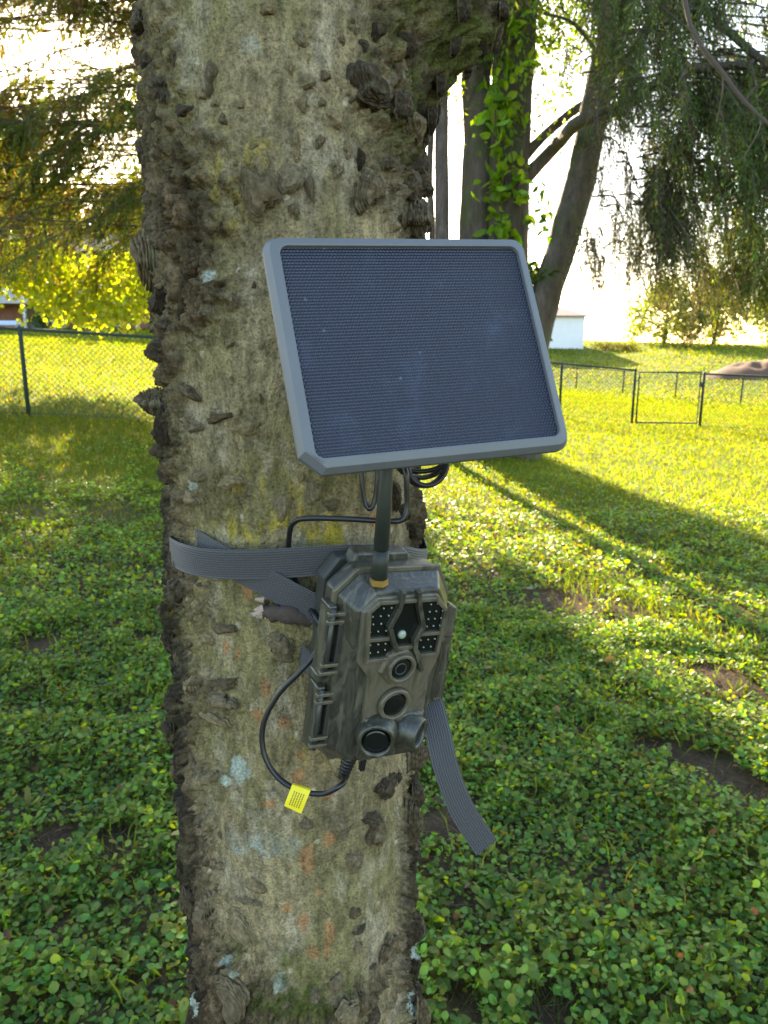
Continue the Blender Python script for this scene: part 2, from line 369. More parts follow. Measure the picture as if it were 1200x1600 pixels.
W_((420,8,24,22,0,.5),(470,58,16,24,0,.45),(452,105,15,26,0,.6),(482,124,26,22,15,.5),(512,115,14,14,0,.5),(475,162,16,26,0,.45),(507,158,14,12,0,.5),(525,184,28,26,40,.5),(502,220,15,18,0,.6),(462,218,14,26,0,.5),(464,240,12,18,0,.5),
   (325,118,20,40,0,.5),(310,146,18,16,0,.4),(332,160,14,12,0,.5),(375,160,14,14,0,.5),(345,185,14,18,0,.5),(577,142,70,58,15,.6),(452,280,40,46,30,.5),(404,300,52,66,-15,.4),(487,296,14,46,-10,.6),(575,300,56,58,0,.6),(637,338,50,52,0,.7),
   (530,267,18,20,0,.5),(567,247,16,24,10,.5),(547,232,14,24,0,.5),(622,120,44,56,0,.5),(612,170,36,40,0,.5),(628,205,44,44,0,.6),(610,260,34,30,0,.5),(632,285,36,40,0,.6),(460,330,18,24,0,.5),(190,26,56,40,0,.8),(250,140,46,34,20,.5),(282,170,28,20,20,.5),
   (208,235,26,40,0,.7),(218,322,26,44,0,.7),(395,228,12,12,0,.5),(540,60,14,14,0,.5),(560,30,20,30,0,.5),(600,40,40,50,0,.5),(620,75,36,40,0,.5),(575,70,14,18,0,.5),(268,95,14,34,0,.5),(236,100,26,30,0,.5))
W_((362,468,24,22,0,.4),(355,536,22,14,0,.5),(338,653,52,14,-14,.7),(385,670,42,24,-12,.45),(302,667,38,18,-8,.6),(290,612,52,20,15,.8),(258,628,52,44,0,1.1),(252,582,46,22,0,1.2),(262,545,28,30,0,1.0),(268,668,24,54,0,.9),(274,732,30,30,0,.8),
   (362,752,40,22,-15,.4),(311,745,28,14,0,.5),(297,778,44,24,-10,.6),(402,623,18,16,0,.4),(440,792,24,40,0,.45),(490,768,26,40,0,.45),(520,790,22,22,0,.5),(240,405,52,86,0,.9),(252,470,40,40,0,.8),(262,510,26,30,0,.9),(258,700,24,24,0,1.0))
W_((342,1072,62,18,-18,.7),(296,1070,46,38,0,.5),(342,1096,60,22,-12,.5),(335,1122,52,16,0,.5),(334,1212,46,14,-32,.7),(300,1178,44,22,-20,.6),(440,1019,36,40,0,.35),(430,1000,24,18,0,.4),(342,984,48,18,-10,.5),(302,915,50,26,0,.5),
   (320,1000,26,18,0,.4),(500,1190,14,20,0,.4),(535,1215,16,26,-20,.5),(620,770,30,40,0,.6),(630,800,24,24,0,.6),(640,830,20,24,0,.7))
for k in range(36):
    u, v = rng.uniform(290, 640), rng.uniform(0, 1600)
    q = rng.uniform(6, 13); W_((u, v, q, q*rng.uniform(.8, 1.6), rng.uniform(-30, 30), .45))
for k in range(34):      # crust along both flanks
    v = rng.uniform(860, 1600); W_((282+rng.uniform(-14, 8), v, rng.uniform(16, 30), rng.uniform(18, 42), rng.uniform(-20, 20), .5))
for k in range(26):
    v = rng.choice([rng.uniform(0, 365), rng.uniform(1300, 1600)]); W_((650+rng.uniform(-14, 8), v, rng.uniform(16, 30), rng.uniform(18, 40), rng.uniform(-20, 20), .5))
def ell(ph, z, u, v, wu, hv, s, soft=.5):
    """soft elliptical mask around photo pixel (u, v), half sizes in px"""
    p0, z0, t = hit(u, v); a = wu/FPX*t/R0/max(.45, math.cos(min(abs(p0), 1.2))); b = hv/FPX*t
    rr_ = np.hypot((ph-p0)/a, (z-z0)/b); out = np.zeros(np.shape(ph)); k = rr_ < 1.6+soft
    if k.any():
        p_, z_ = ph[k], z[k]; nn = (fbm(p_*R0*130, z_*130, s, s, 4)-.5)*1.5
        out[k] = 1-sm(1-soft, 1+soft, rr_[k]+nn)
    return out
def trunk_disp(ph, z, full=False):
    S_, c_ = ph*R0, np.cos(ph)
    x3, y3 = np.sin(ph)*R0, np.cos(ph)*R0
    d = .010*(fbm(x3*9, y3*9, z*4, 1, 3)-.5)+.0042*(fbm(x3*38, y3*38, z*20, 2, 4)-.5)+.0022*(fbm(x3*150, y3*150, z*60, 13, 3)-.5)
    d += .030*np.exp(-np.maximum(z, 0)/.18)+.0*z
    thick = np.zeros_like(d)
    for u, v, wu, hv, a in ((290, 340, 62, 120, 1), (240, 250, 40, 190, .8), (300, 450, 50, 70, 1), (240, 90, 36, 100, .6), (640, 130, 44, 200, 1), (280, 1350, 34, 520, 1), (330, 1540, 80, 110, 1), (290, 1440, 44, 150, 1), (655, 1450, 26, 220, 1), (270, 640, 20, 160, 1),
                        (470, 1590, 160, 36, .8), (320, 1090, 44, 40, .6), (310, 1190, 40, 34, .5), (300, 930, 34, 60, .5), (390, 300, 34, 46, .5), (330, 760, 60, 40, .4)):
        thick = np.maximum(thick, a*ell(ph, z, u, v, wu, hv, 31))
    thick = np.maximum(thick, sm(1.28, 1.5, np.abs(ph)+.3*(fbm(x3*30, y3*30, z*14, 41, 3)-.5)))
    wx = S_+.012*(fbm(S_*40, z*40, 0, 51, 3)-.5); wz = z+.03*(fbm(S_*40, z*25, 5, 52, 3)-.5)
    d1, d2, idv = worley(wx/.016, wz/.034, 61); e1, e2, id2 = worley(wx/.0065, wz/.011, 62)
    crack = sm(.02, .22, d2-d1); cr2 = sm(.0, .3, e2-e1)
    strata = .5+.5*np.sin((z+.006*fbm(S_*60, z*60, 0, 71, 2)+.25*d)*2*math.pi/.0042)
    plate = .0085*crack*(.35+.9*idv)+.0028*cr2*(.4+id2)+.0010*strata+.006*(fbm(S_*70, z*50, 0, 72, 4)-.4)-.0075*sm(.075, .0, np.abs(fbm(wx*95, wz*42, 0, 73, 3)-.5))-.0035*sm(.06, .0, np.abs(fbm(wx*210, wz*120, 3, 74, 2)-.5))
    d = d+thick*(.003+plate)-(1-thick)*.0011*sm(.03, .0, np.abs(fbm(wx*120, wz*36, 9, 75, 3)-.5))+(1-thick)*.0009*(fbm(S_*330, z*260, 0, 76, 2)-.5)
    # small pimples
    p1, p2, pid = worley(S_/.017, z/.02, 81); m = (pid > .5)*(1-sm(.05, .10+.18*(pid-.5), p1)); d = d+(1-thick)*m*(.0018+.004*(pid-.5))
    # swelling of an old limb, top right
    pb, zb, _ = hit(640, 20); bul = np.exp(-(((ph-1.45)/.42)**2+((z-zb-.02)/.075)**2)); d = d+.062*sm(.12, 1, bul)+.0*ph
    pb, zb, _ = hit(640, 300)
    if full: return d, thick, (idv, id2, crack)
    return d
phi = np.r_[np.linspace(-2.1, 2.1, 276), np.linspace(2.1, 2*math.pi-2.1, 30)[1:-1]]
zz = np.r_[np.linspace(-.35, .62, 60), np.arange(.622, 1.90, .0019), np.geomspace(1.91, 6.5, 90)]
PH, ZZ = np.meshgrid(phi, zz); PW = (PH+math.pi) % (2*math.pi)-math.pi
D, TH, (ID1, ID2, CR) = trunk_disp(PW, ZZ, True)
SKIRT = np.zeros_like(D)
for (u, v, wd, hg, rt, hf) in WARTS:      # bark swells around every wart
    p0, z0, t = hit(u, v); a, b = wd/FPX*t*.5, hg/FPX*t*.5; k = (np.abs(PW-p0)*R0 < 3.2*a) & (np.abs(ZZ-z0) < 3.2*b)
    if not k.any(): continue
    gg = np.exp(-(((PW[k]-p0)*R0/(a*1.15))**2+((ZZ[k]-z0)/(b*1.15))**2)); D[k] += .45*hf*min(a, b)*gg; SKIRT[k] = np.maximum(SKIRT[k], gg)
RAD = (R0-.004+D)*(1-.05*np.clip(ZZ-2.0, 0, 5))
TX, TY = RAD*np.sin(PH), -RAD*np.cos(PH)
S_ = PW*R0
n1 = fbm(S_*22, ZZ*14, 0, 101, 4); n2 = fbm(S_*60, ZZ*30, 0, 102, 4); n5 = fbm(S_*9, ZZ*6, 0, 103, 3)
tc = np.array([.285, .232, .132])[None, None]*(0.5+.95*n1[..., None])
tc = tc*(1-.75*sm(.45, .68, n5)[..., None])+np.array([.21, .19, .08])*.75*sm(.45, .68, n5)[..., None]
tc = tc*(1-.5*sm(.5, .72, n2)[..., None])+np.array([.38, .335, .25])*.5*sm(.5, .72, n2)[..., None]
hf = fbm(S_*260, ZZ*200, 0, 104, 2)[..., None]; tc = tc*(.72+.56*hf)
cork = np.array([.102, .071, .039])*(.35+1.3*hf)*(1-.86*sm(.85, 1.12, -PW)*sm(1.5, 1.35, ZZ)-.35*sm(.95, 1.25, -PW)*(1-sm(1.5, 1.35, ZZ))-.55*sm(1.0, 1.3, PW))[..., None]*(.45+.9*ID1[..., None])*(.7+.6*n2[..., None])+np.array([.03, .03, .012])*sm(.5, .7, n1)[..., None]  # dark old cork, with shade on both flanks painted into its colour
sk = sm(.15, .75, SKIRT+.5*(n2-.5))[..., None]*.6; tc = tc*(1-sk)+np.array([.14, .105, .055])*(.5+.9*n1[..., None])*sk
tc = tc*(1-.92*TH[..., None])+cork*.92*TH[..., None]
def blend(m, c, a=1.0):
    global tc
    m = (m*a)[..., None]; tc = tc*(1-m)+np.array(c)*m
STK2 = sm(.42, .58, fbm(S_*90, ZZ*30, 0, 117, 4))
for u, v, wu, hv in ((480,1346,12,24),(474,1448,11,16),(516,1460,10,22),(490,1492,9,12),(518,1316,9,13),(420,1262,8,8),(470,1186,8,8),(448,1424,9,9),(464,1220,13,12),(516,1246,14,9),(410,1081,9,16),(400,1120,11,10),(441,1134,11,10),(383,925,10,16),(346,1015,7,9),(364,1023,5,11),(512,1490,5,16),(470,800,7,7),(536,1000,10,8),(410,1262,5,5),(500,1400,5,6),(585,815,8,14)):
    blend(ell(PW, ZZ, u, v, wu, hv, u % 97+200, .14), (.36, .19, .085), .8)
for u, v, wu, hv in ((370,1318,24,20),(412,1324,22,22),(446,1328,20,18),(388,65,16,14),(436,1530,12,10)):
    blend(ell(PW, ZZ, u, v, wu, hv, u % 89+300, .3)*(.35+.65*STK2), (.33, .37, .33), .75)
for u, v, wu, hv in ((370,1206,15,18),(366,1502,14,14),(314,1548,16,20),(352,1222,8,8),(676,1566,12,36),(664,1492,12,16),(440,1545,10,12),(330,430,10,10),(668,1268,8,12),(300,760,8,8)):
    blend(ell(PW, ZZ, u, v, wu, hv, u % 83+400, .12), (.38, .44, .38), .95)
STK = sm(.47, .6, fbm(S_*160, ZZ*45, 0, 111, 3)); MOS = sm(.42, .6, fbm(S_*50, ZZ*50, 0, 121, 4))
for u, v, wu, hv, a in ((460,832,120,24,.9),(345,225,16,30,.7),(350,290,14,40,.6),(395,240,40,20,.5),(365,330,20,30,.6),(420,770,60,40,.45),(270,945,8,14,.9),(540,840,40,24,.8),(375,750,30,20,.5),(510,1170,60,30,.35)):
    streak = STK; blend(ell(PW, ZZ, u, v, wu, hv, u % 79+500, .6)*streak, (.36, .29, .03), a*.85)
for u, v, wu, hv, a in ((470,1560,80,34,.9),(645,130,50,170,.75),(380,1470,20,44,.7),(455,1495,16,24,.7),(640,1500,20,80,.3),(400,700,120,100,.25),(520,720,100,80,.3)):
    mo = MOS; blend(ell(PW, ZZ, u, v, wu, hv, u % 73+600, .6)*mo, (.075, .095, .015), a)
wp1, wp2, wid = worley(S_/.021, ZZ/.03, 131); blend((wid > .86)*(1-sm(.06, .13, wp1))*(TH < .5), (.50, .46, .34), .8)
tc = tc*1.0
n_p = len(phi); nz = len(zz); i, j = np.meshgrid(np.arange(nz-1), np.arange(n_p), indexing='ij'); j2 = (j+1) % n_p
Q = np.stack([i*n_p+j, i*n_p+j2, (i+1)*n_p+j2, (i+1)*n_p+j], -1).reshape(-1, 4)
GZ = hz(AX, AY)
tree = thing('hackberry_tree', (AX, AY, 0), 'big near tree trunk with olive grey warty bark carrying the camera and panel', 'tree')
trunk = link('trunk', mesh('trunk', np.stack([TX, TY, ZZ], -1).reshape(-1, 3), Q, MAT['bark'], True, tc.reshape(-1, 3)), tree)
def wart_mesh(seed):
    r_ = np.random.default_rng(seed); K = r_.integers(7, 12); seg = 28; a = np.arange(seg)*2*math.pi/seg; rings = []
    fl = r_.uniform(.45, .75); lob = 1+.22*np.sin(a*2+r_.uniform(0, 6))*r_.uniform(.2, 1)+.16*np.sin(a*3+r_.uniform(0, 6))+.10*np.sin(a*5+r_.uniform(0, 6))+.07*r_.normal(size=seg)
    sh = r_.normal(size=2)*.12
    rings.append((1.15, -.25, lob)); 
    for k in range(K):
        f = k/K; rad = 1-fl*f**2.3+.03*r_.normal(); h0, h1 = f, (k+1)/K
        jit = lob+.05*r_.normal(size=seg)
        rings += [(rad*.86-.03, h0+.01, jit), (rad, h0+.35/K, jit), (rad*.98, h0+.8/K, jit)]
    rings += [((1-fl)*.8, 1.02, lob), ((1-fl)*.35, 1.0+.06*r_.normal(), lob)]
    V = []
    for rad, h, l in rings:
        hh = h*(1+.15*np.sin(a+sh[0]*20))+.03*r_.normal(size=seg)*(h > 0)
        V.append(np.stack([rad*l*np.cos(a)+sh[0]*max(h, 0)*2, rad*l*np.sin(a)+sh[1]*max(h, 0)*2, hh], -1))
    V = np.concatenate(V); n = len(rings); Qd = [[q*seg+i, q*seg+(i+1) % seg, (q+1)*seg+(i+1) % seg, (q+1)*seg+i] for q in range(n-1) for i in range(seg)]
    V = np.vstack([V, [sh[0]*2, sh[1]*2, 1.02]]); T = [[(n-1)*seg+i, (n-1)*seg+(i+1) % seg, len(V)-1] for i in range(seg)]
    return mesh('bark_wart', V, [np.array(Qd), np.array(T)], MAT['cork'], True)
WM = [wart_mesh(900+k) for k in range(14)]; WT = []
for k in range(14):
    q = wart_mesh(950+k); q.materials.clear(); q.materials.append(MAT['cork_tan']); WT.append(q)
for k, (u, v, wd, hg, rt, hf) in enumerate(WARTS):
    p0, z0, t = hit(u, v); rad = float(RAD[np.argmin(np.abs(zz-z0)), np.argmin(np.abs(phi-p0))])
    nrm = Vector((math.sin(p0), -math.cos(p0), 0)); P = Vector((nrm.x*rad, nrm.y*rad, z0))
    tx = Vector((0, 0, 1)).cross(nrm)*-1; tx = Vector((math.cos(p0), math.sin(p0), 0)); tz = Vector((0, 0, 1))
    ax, az = wd/FPX*t*.5, hg/FPX*t*.5; hh = hf*min(ax, az)*(1.5 if wd*hg > 900 else 2.1)
    rm = Matrix((tx, tz, nrm)).transposed().to_4x4()
    hh *= 1.0 if (u < 272 and 360 < v < 760) else 1.0
    M_ = Matrix.Translation(P-nrm*min(hh*.35, .004)) @ rm @ Matrix.Rotation(math.radians(-rt), 4, 'Z') @ Matrix.Diagonal((ax, az, hh, 1))
    link('bark_wart', (WM if (u < 290 or u > 560) else WT)[k % 14], trunk, mw=M_)
# broken twig stub under the strap
P0, P1 = at(486, 966, .628), at(408, 957, .624)
V, Qd = tube(spline([P0, (P0+P1)/2+np.array([0, -.004, .003]), P1], 8), [.0072]*8+[.0064]*4+[.0068, .0062, .0058, .005, .004], 12)
V = V+(.006*(fbm(V[:, 0]*300, V[:, 1]*300, V[:, 2]*300, 5)-.5))[:, None]
link('branch_stub', mesh('branch_stub', V-np.array([AX, AY, 0]), Qd, plain('stub_wood', (.06, .042, .032), .9, .7, 90, bump=.9, bscale=300), True), tree)

mb = MB(); rq = np.random.default_rng(77)
for k in range(9):
    c0 = P1-np.array([AX, AY, 0])+rq.normal(size=3)*np.array([.0012, .0012, .004])+np.array([.002, -.0015, .001]); mb.tube([c0, c0+np.array([-.005-.004*rq.random(), -.002, .002*rq.normal()])], [.0026, .0011], 6)
mb.build('broken_end', plain('pale_wood', (.36, .27, .21), .9, .4, 200), tree)
# leaf mass builders -------------------------------------------------
def leaves(P, D_, U_, L, Wd, bend=0.0, kind='oval'):
    """P base, D_ blade direction, U_ side direction (unit), L length, Wd width -> V, Q"""
    n = len(P); L = np.broadcast_to(L, (n,))[:, None]; Wd = np.broadcast_to(Wd, (n,))[:, None]; N_ = np.cross(D_, U_)
    if kind == 'quad':
        V = np.stack([P, P+D_*L*.5+U_*Wd*.5+N_*L*bend*.5, P+D_*L, P+D_*L*.5-U_*Wd*.5+N_*L*bend*.5], 1)
        return V.reshape(-1, 3), np.arange(n*4).reshape(n, 4)
    if kind == 'hex':
        V = np.stack([P+D_*L*a+U_*Wd*b+N_*L*c for a, b, c in ((0, 0, 0), (.28, .47, .07), (.75, .42, .06), (1, 0, 0), (.75, -.42, .06), (.28, -.47, .07))], 1)
        o = np.arange(n)[:, None]*6; return V.reshape(-1, 3), np.concatenate([o+np.array([[0, 1, 2, 3]]), o+np.array([[0, 3, 4, 5]])])
    prof = [(0, 0, 0), (.18, .38, .06), (.5, .5, .09), (.8, .33, .05), (1, 0, -.03), (.8, -.33, .05), (.5, -.5, .09), (.18, -.38, .06), (.5, 0, 0)]
    V = np.stack([P+D_*L*a+U_*Wd*b+N_*L*c for a, b, c in prof], 1)
    o = np.arange(n)[:, None]*9; T = np.concatenate([o+np.array([[k, (k+1) % 8, 8]]) for k in range(8)])
    return V.reshape(-1, 3), T
def unit(v): return v/(np.linalg.norm(v, axis=-1, keepdims=True)+1e-9)
def rdir(n): return unit(rng.normal(size=(n, 3)))
def side(D_):
    r = rdir(len(D_)); return unit(np.cross(D_, r))
def rep(c, k): return np.repeat(c, k, axis=0)
def colvar(base, n, amp=.35, hue=.15):
    c = np.array(base)[None]*(1+amp*(rng.random((n, 1))*2-1)); c[:, 0] *= 1+hue*(rng.random(n)*2-1)*2; c[:, 2] *= 1+hue*(rng.random(n)*2-1); return np.clip(c, 0, 1)
# crown of the near tree, above the frame
mb = MB()
for a in range(5):
    an = a*1.26+.4; b0 = np.array([0, 0, 4.2+.4*a]); b1 = b0+np.array([math.cos(an)*1.1, math.sin(an)*1.1, .9]); b2 = b0+np.array([math.cos(an)*2.3, math.sin(an)*2.3, 1.5+.3*a])
    mb.tube(spline([b0, b1, b2], 6), np.linspace(.06, .015, 13), 8)
mb.build('limb', MAT['far_bark'], tree, True)
cl = np.array([[math.cos(a)*r, math.sin(a)*r, z] for a, r, z in zip(rng.uniform(0, 6.28, 120), rng.uniform(.3, 2.8, 120), rng.uniform(4.6, 7.6, 120))])
P = rep(cl, 45)+rng.normal(size=(5400, 3))*.28; Dv = unit(rdir(5400)-np.array([0, 0, .5])); V, T = leaves(P, Dv, side(Dv), .08, .045, .05, 'quad')
link('crown', mesh('crown', V, T, MAT['leaf_tree'], False, rep(colvar((.07, .12, .02), 5400), 4)), tree)

# ------------------------------------------------------------------ trail camera
K = .00094
q_yaw, q_pit, q_rol = .4712389, .13928707, .1019039
Mc = Matrix.Rotation(q_yaw, 4, 'Z') @ Matrix.Rotation(q_pit, 4, 'X') @ Matrix.Rotation(q_rol, 4, 'Y')
Cpos = Vector((.0067, .5463, 1.2437))
tcm = thing('trail_camera', Cpos, 'camouflage brown trail camera with antenna strapped to the warty trunk', 'camera')
tcm.rotation_euler = Mc.to_euler(); tcm.scale = (K, K, K)      # built in millimetres
def ring(pts, y): return np.array([[x, y, z] for x, z in pts], float)
def circ(cx, cz, r, y, n=40, ry=None): a = np.arange(n)*2*math.pi/n; return np.stack([cx+r*np.cos(a), np.full(n, float(y)), cz+(ry or r)*np.sin(a)], -1)
def inset(pts, d):
    P = np.array(pts, float); c = P.mean(0); n = len(P); out = []
    for i in range(n):
        a, b, e = P[i-1], P[i], P[(i+1) % n]; d1 = unit(b-a); d2 = unit(e-b); n1 = np.array([-d1[1], d1[0]]); n2 = np.array([-d2[1], d2[0]])
        if n1@(c-b)+n2@(c-b) < 0: n1, n2 = -n1, -n2
        bb = unit(n1+n2); out.append(b+bb*d/max(.4, bb@n1))
    return [tuple(x) for x in out]
# front shell: dome with chamfered corners
F0 = [(-39, -66), (-27, -77), (34, -77), (41, -68), (42, 56), (30, 77), (-27, 77), (-40, 61)]
F1 = [(-46, -70), (-31, -84), (38, -84), (48, -72), (50, 60), (37, 82), (-31, 82), (-47, 66)]
F2 = [(-48, -72), (-32, -87), (40, -87), (51, -74), (53, 62), (40, 85), (-33, 85), (-50, 68)]
MB().loft([ring(F0, 1.5), ring(F1, 16), ring(F2, 23)]).build('front_shell', MAT['camo'], tcm, bevel=2.2, seg=3)
FL = inset(F2, -3.0)
MB().loft([ring(FL, 23.2), ring(FL, 27.5)]).build('seal_flange', MAT['camo_light'], tcm, bevel=1.0)
B1 = inset(F2, -.5); B2 = inset(F2, 8)
MB().loft([ring(B1, 27.7), ring(B1, 44), ring(B2, 56)]).build('back_shell', MAT['camo'], tcm, bevel=2, seg=3)
# raised waisted plate
PLT = [(-22, -74), (-24, 3), (-36, 18), (-38, 62), (-27, 74), (27, 74), (40, 60), (40, 16), (34, -4), (37, -66), (30, -74)]
MB().loft([ring(PLT, -2.2), ring(PLT, 4)]).build('face_plate', MAT['camo_light'], tcm, bevel=1.2, seg=2)
GRV = inset(PLT, 2.6)
# light frame around the lamp windows
LF = [(-31, 19), (-36, 64), (-27, 72.5), (25, 72.5), (37, 62), (37, 19), (18, 19), (11, 28), (-3, 28), (-9, 19)]
LFi = inset(LF, 3.2)
mb = MB(); n = len(LF)
for i in range(n):
    j = (i+1) % n
    V = [(*LF[i],), (*LF[j],), (*LFi[j],), (*LFi[i],)]
    mb.loft([np.array([[a, -6.2, b] for a, b in V]), np.array([[a, -2.0, b] for a, b in V])])
mb.build('lamp_frame', MAT['camo_light'], tcm, bevel=.5)
MB().loft([ring(inset(LF, 2.5), -3.0), ring(inset(LF, 2.5), -2.3)]).build('lamp_window', MAT['glass'], tcm)
for zig in ([(-8, 79), (-9, 66), (-15, 50), (-9, 36), (-5, 29)], [(6, 79), (9, 66), (16, 48), (11, 36), (12, 28), (22, 8)]):
    P = np.array(zig, float); mb = MB()
    for a, b in zip(P[:-1], P[1:]):
        d_ = unit(b-a); nn = np.array([-d_[1], d_[0]])*1.9; a2, b2 = a-d_*.9, b+d_*.9
        V = [a2+nn, b2+nn, b2-nn, a2-nn]; mb.loft([np.array([[x[0], -8.4, x[1]] for x in V]), np.array([[x[0], -2.1, x[1]] for x in V])])
    mb.build('divider', MAT['camo'], tcm, bevel=.5)
mb = MB().box((-33, -6.0, 37.5), (-12, -2.4, 40.5)); mb.box((15, -6.0, 38.5), (37, -2.4, 41.5)); mb.build('crossbar', MAT['camo_light'], tcm, bevel=.4)
def leds(pts, r=.8):
    mb = MB()
    for x, z in pts: mb.loft([circ(x, z, r, -3.2, 10), circ(x, z, r*.8, -4.0, 10), circ(x, z, r*.3, -4.5, 10)])
    mb.build('lamp_array', MAT['led'], tcm, True)
leds([(-30+7*c+(r % 2)*1.5, 45.5+6.6*r) for r in range(4) for c in range(3) if not (r == 3 and c == 0)])
leds([(21.5+6.2*c, 46+6.6*r) for r in range(4) for c in range(3) if not (r == 3 and c == 2)])
leds([(-28, 34), (-21, 34), (-14.5, 34), (-27, 27), (-20, 27), (-14, 28.5)]); leds([(18, 34), (25, 34), (31.5, 34), (22, 27), (29, 27)])
MB().loft([circ(-1, 41, 4, -3.2, 20), circ(-1, 41, 3.4, -5, 20), circ(-1, 41, 1.5, -6, 20)]).build('light_sensor', MAT['led'], tcm, True)
# hexagonal lens housing and lens
HX = [(14*math.cos(a)*1.22+1.5, 14*math.sin(a)*1.15+12.5) for a in np.arange(6)*math.pi/3+.25]
MB().loft([ring(HX, -6.5), ring(inset(HX, -2), -2)]).build('lens_housing', MAT['camo_light'], tcm, bevel=1)
def eye(name, cx, cz, ro, ri, y0, y1, dome):
    o = MB().loft([circ(cx, cz, ro, y1), circ(cx, cz, ro*.97, y0+.8), circ(cx, cz, ro*.92, y0), circ(cx, cz, ri*1.04, y0), circ(cx, cz, ri, y0+.8), circ(cx, cz, ri*.96, y0+4)], True, False).build(name, MAT['camo_light'], tcm, True)
    MB().loft([circ(cx, cz, ri*1.0, y0+3), circ(cx, cz, ri*.8, y0+3-dome*.55), circ(cx, cz, ri*.45, y0+3-dome*.9), circ(cx, cz, ri*.05, y0+3-dome)]).build('glass', MAT['glass'], o, True)
    return o
o = eye('lens', 1.5, 12.5, 13.0, 9.6, -10.5, -3, 1.0)
MB().loft([circ(1.0, 12.0, 5.6, -7.6), circ(1.0, 12.0, 5.2, -8.6), circ(1.0, 12.0, 4.3, -8.6), circ(1.0, 12.0, 4.0, -7.8)], False, False).build('inner_ring', MAT['dark_plastic'], o, True)
eye('motion_sensor', 3.2, -23, 15.0, 11.0, -7.5, -2, 1.6)
# two hooded side sensors
def hood(cx, cz, ang, dx, r, lf=1.0):
    mb = MB(); ca, sa = math.cos(ang), math.sin(ang)
    def c(d_, rr, n=36):
        P = circ(0, 0, rr, 0, n); x = P[:, 0]*ca-d_*sa*-1*0; out = []
        d_ = d_*lf if d_ > 0 else d_
        for p in P: out.append([cx+p[0]*ca+d_*sa, -1.0-d_*ca*1.0+p[0]*sa, cz+p[2]])
        return np.array(out)
    o = mb.loft([c(-10, r*1.35), c(2, r*1.28), c(9, r*1.12), c(14, r*1.05), c(15, r*1.0), c(15, r*.86), c(12.5, r*.82)], True, False).build('side_sensor', MAT['camo'], tcm, True)
    MB().loft([c(12.6, r*.83), c(13.4, r*.5), c(13.7, r*.1)]).build('glass', MAT['glass'], o, True)
hood(-8, -50, -.42, -1, 14.5); hood(22, -52, .62, 1, 13.0, .92)
MB().loft([ring([(-20, -74), (-20, -36), (34, -36), (34, -66), (28, -74)], -5), ring([(-23, -76), (-23, -33), (37, -33), (37, -66), (30, -76)], -1)]).build('sensor_base', MAT['camo'], tcm, bevel=2, seg=3)
# hinges
for z0, z1 in ((60, -4), (-12, -72)):
    x0 = -58; h = MB().box((x0, 16, z1), (x0+7, 34, z0)).build('hinge', MAT['camo'], tcm, bevel=1.5)
    for zc in (z0-6, z0-13, z1+13, z1+6):
        MB().box((x0-1.5, 12.5, zc-1.6), (x0+15, 17, zc+1.6)).build('knuckle', MAT['camo_light'], h, bevel=.7)
    MB().tube([(x0+3.5, 15, z1+2), (x0+3.5, 15, z0-2)], 2.0, 12).build('hinge_pin', MAT['dark_plastic'], h, True)
    MB().box((x0+9.5, 13.8, z1+15), (x0+13, 20, z0-15)).build('hinge_leaf', MAT['dark_plastic'], h, bevel=.6)
MB().loft([ring([(-60, -8), (-60, 0), (-46, 2), (-46, -10)], 17), ring([(-60, -8), (-60, 0), (-46, 2), (-46, -10)], 33)]).build('hinge_block', MAT['camo'], tcm, bevel=1.5)
lt = MB().loft([ring([(53, -66), (53, 44), (58, 52), (67, 47), (72, -60), (66, -68)], 22), ring([(53, -66), (53, 44), (58, 52), (67, 47), (72, -60), (66, -68)], 33)]).build('latch', MAT['camo'], tcm, bevel=1.6)
for zc in (20, -16, -42): MB().box((60, 20.8, zc-.6), (68.5, 22.3, zc+.6)).build('latch_ridge', MAT['camo_light'], lt)
# bracket behind, where the straps thread through
MB().loft([ring([(-47, 66), (-36, 84), (32, 84), (40, 72), (40, -60), (-40, -60)], 56.3), ring([(-47, 66), (-36, 84), (32, 84), (40, 72), (40, -60), (-40, -60)], 72)]).build('mount_bracket', MAT['dark_plastic'], tcm, bevel=2)
MB().loft([ring([(-30, 80), (-26, 92), (22, 92), (28, 80)], 44.4), ring([(-30, 80), (-26, 92), (22, 92), (28, 80)], 62)]).build('strap_hook', MAT['camo'], tcm, bevel=2)
# antenna
A0, A1 = np.array([-22.4, 10, 87.0]), np.array([-29.5, 13, 176])
dA = unit(A1-A0)
MB().tube([A0-dA*7, A0-dA*2], [7.6, 7.2], 6).build('brass_nut', MAT['brass'], tcm)
an = MB().tube([A0-dA*2, A0-dA*1.5, A0+dA*10, A0+dA*21.5], [6.2, 6.7, 6.5, 6.3], 24).build('antenna', MAT['antenna'], tcm, True)
MB().tube([A0+dA*22, A0+dA*22.5, A0+dA*60, A1-dA*2, A1], [5.6, 6.1, 5.6, 4.9, 4.0], 24).build('antenna_rod', MAT['antenna'], an, True)
# cable gland under the case
G0 = np.array([-12, 26, -86.0]); G1 = np.array([-16, 26, -114.0])
n = 26; f = np.linspace(0, 1, n); MB().tube(G0+(G1-G0)*f[:, None], (7.2-2.8*f)*(1+.09*np.sign(np.sin(f*52))), 16).build('cable_gland', MAT['black_rubber'], tcm, True)
MB().box((-2, 22, -108), (3, 27, -85)).build('plug_cap', MAT['black_rubber'], tcm, bevel=1)

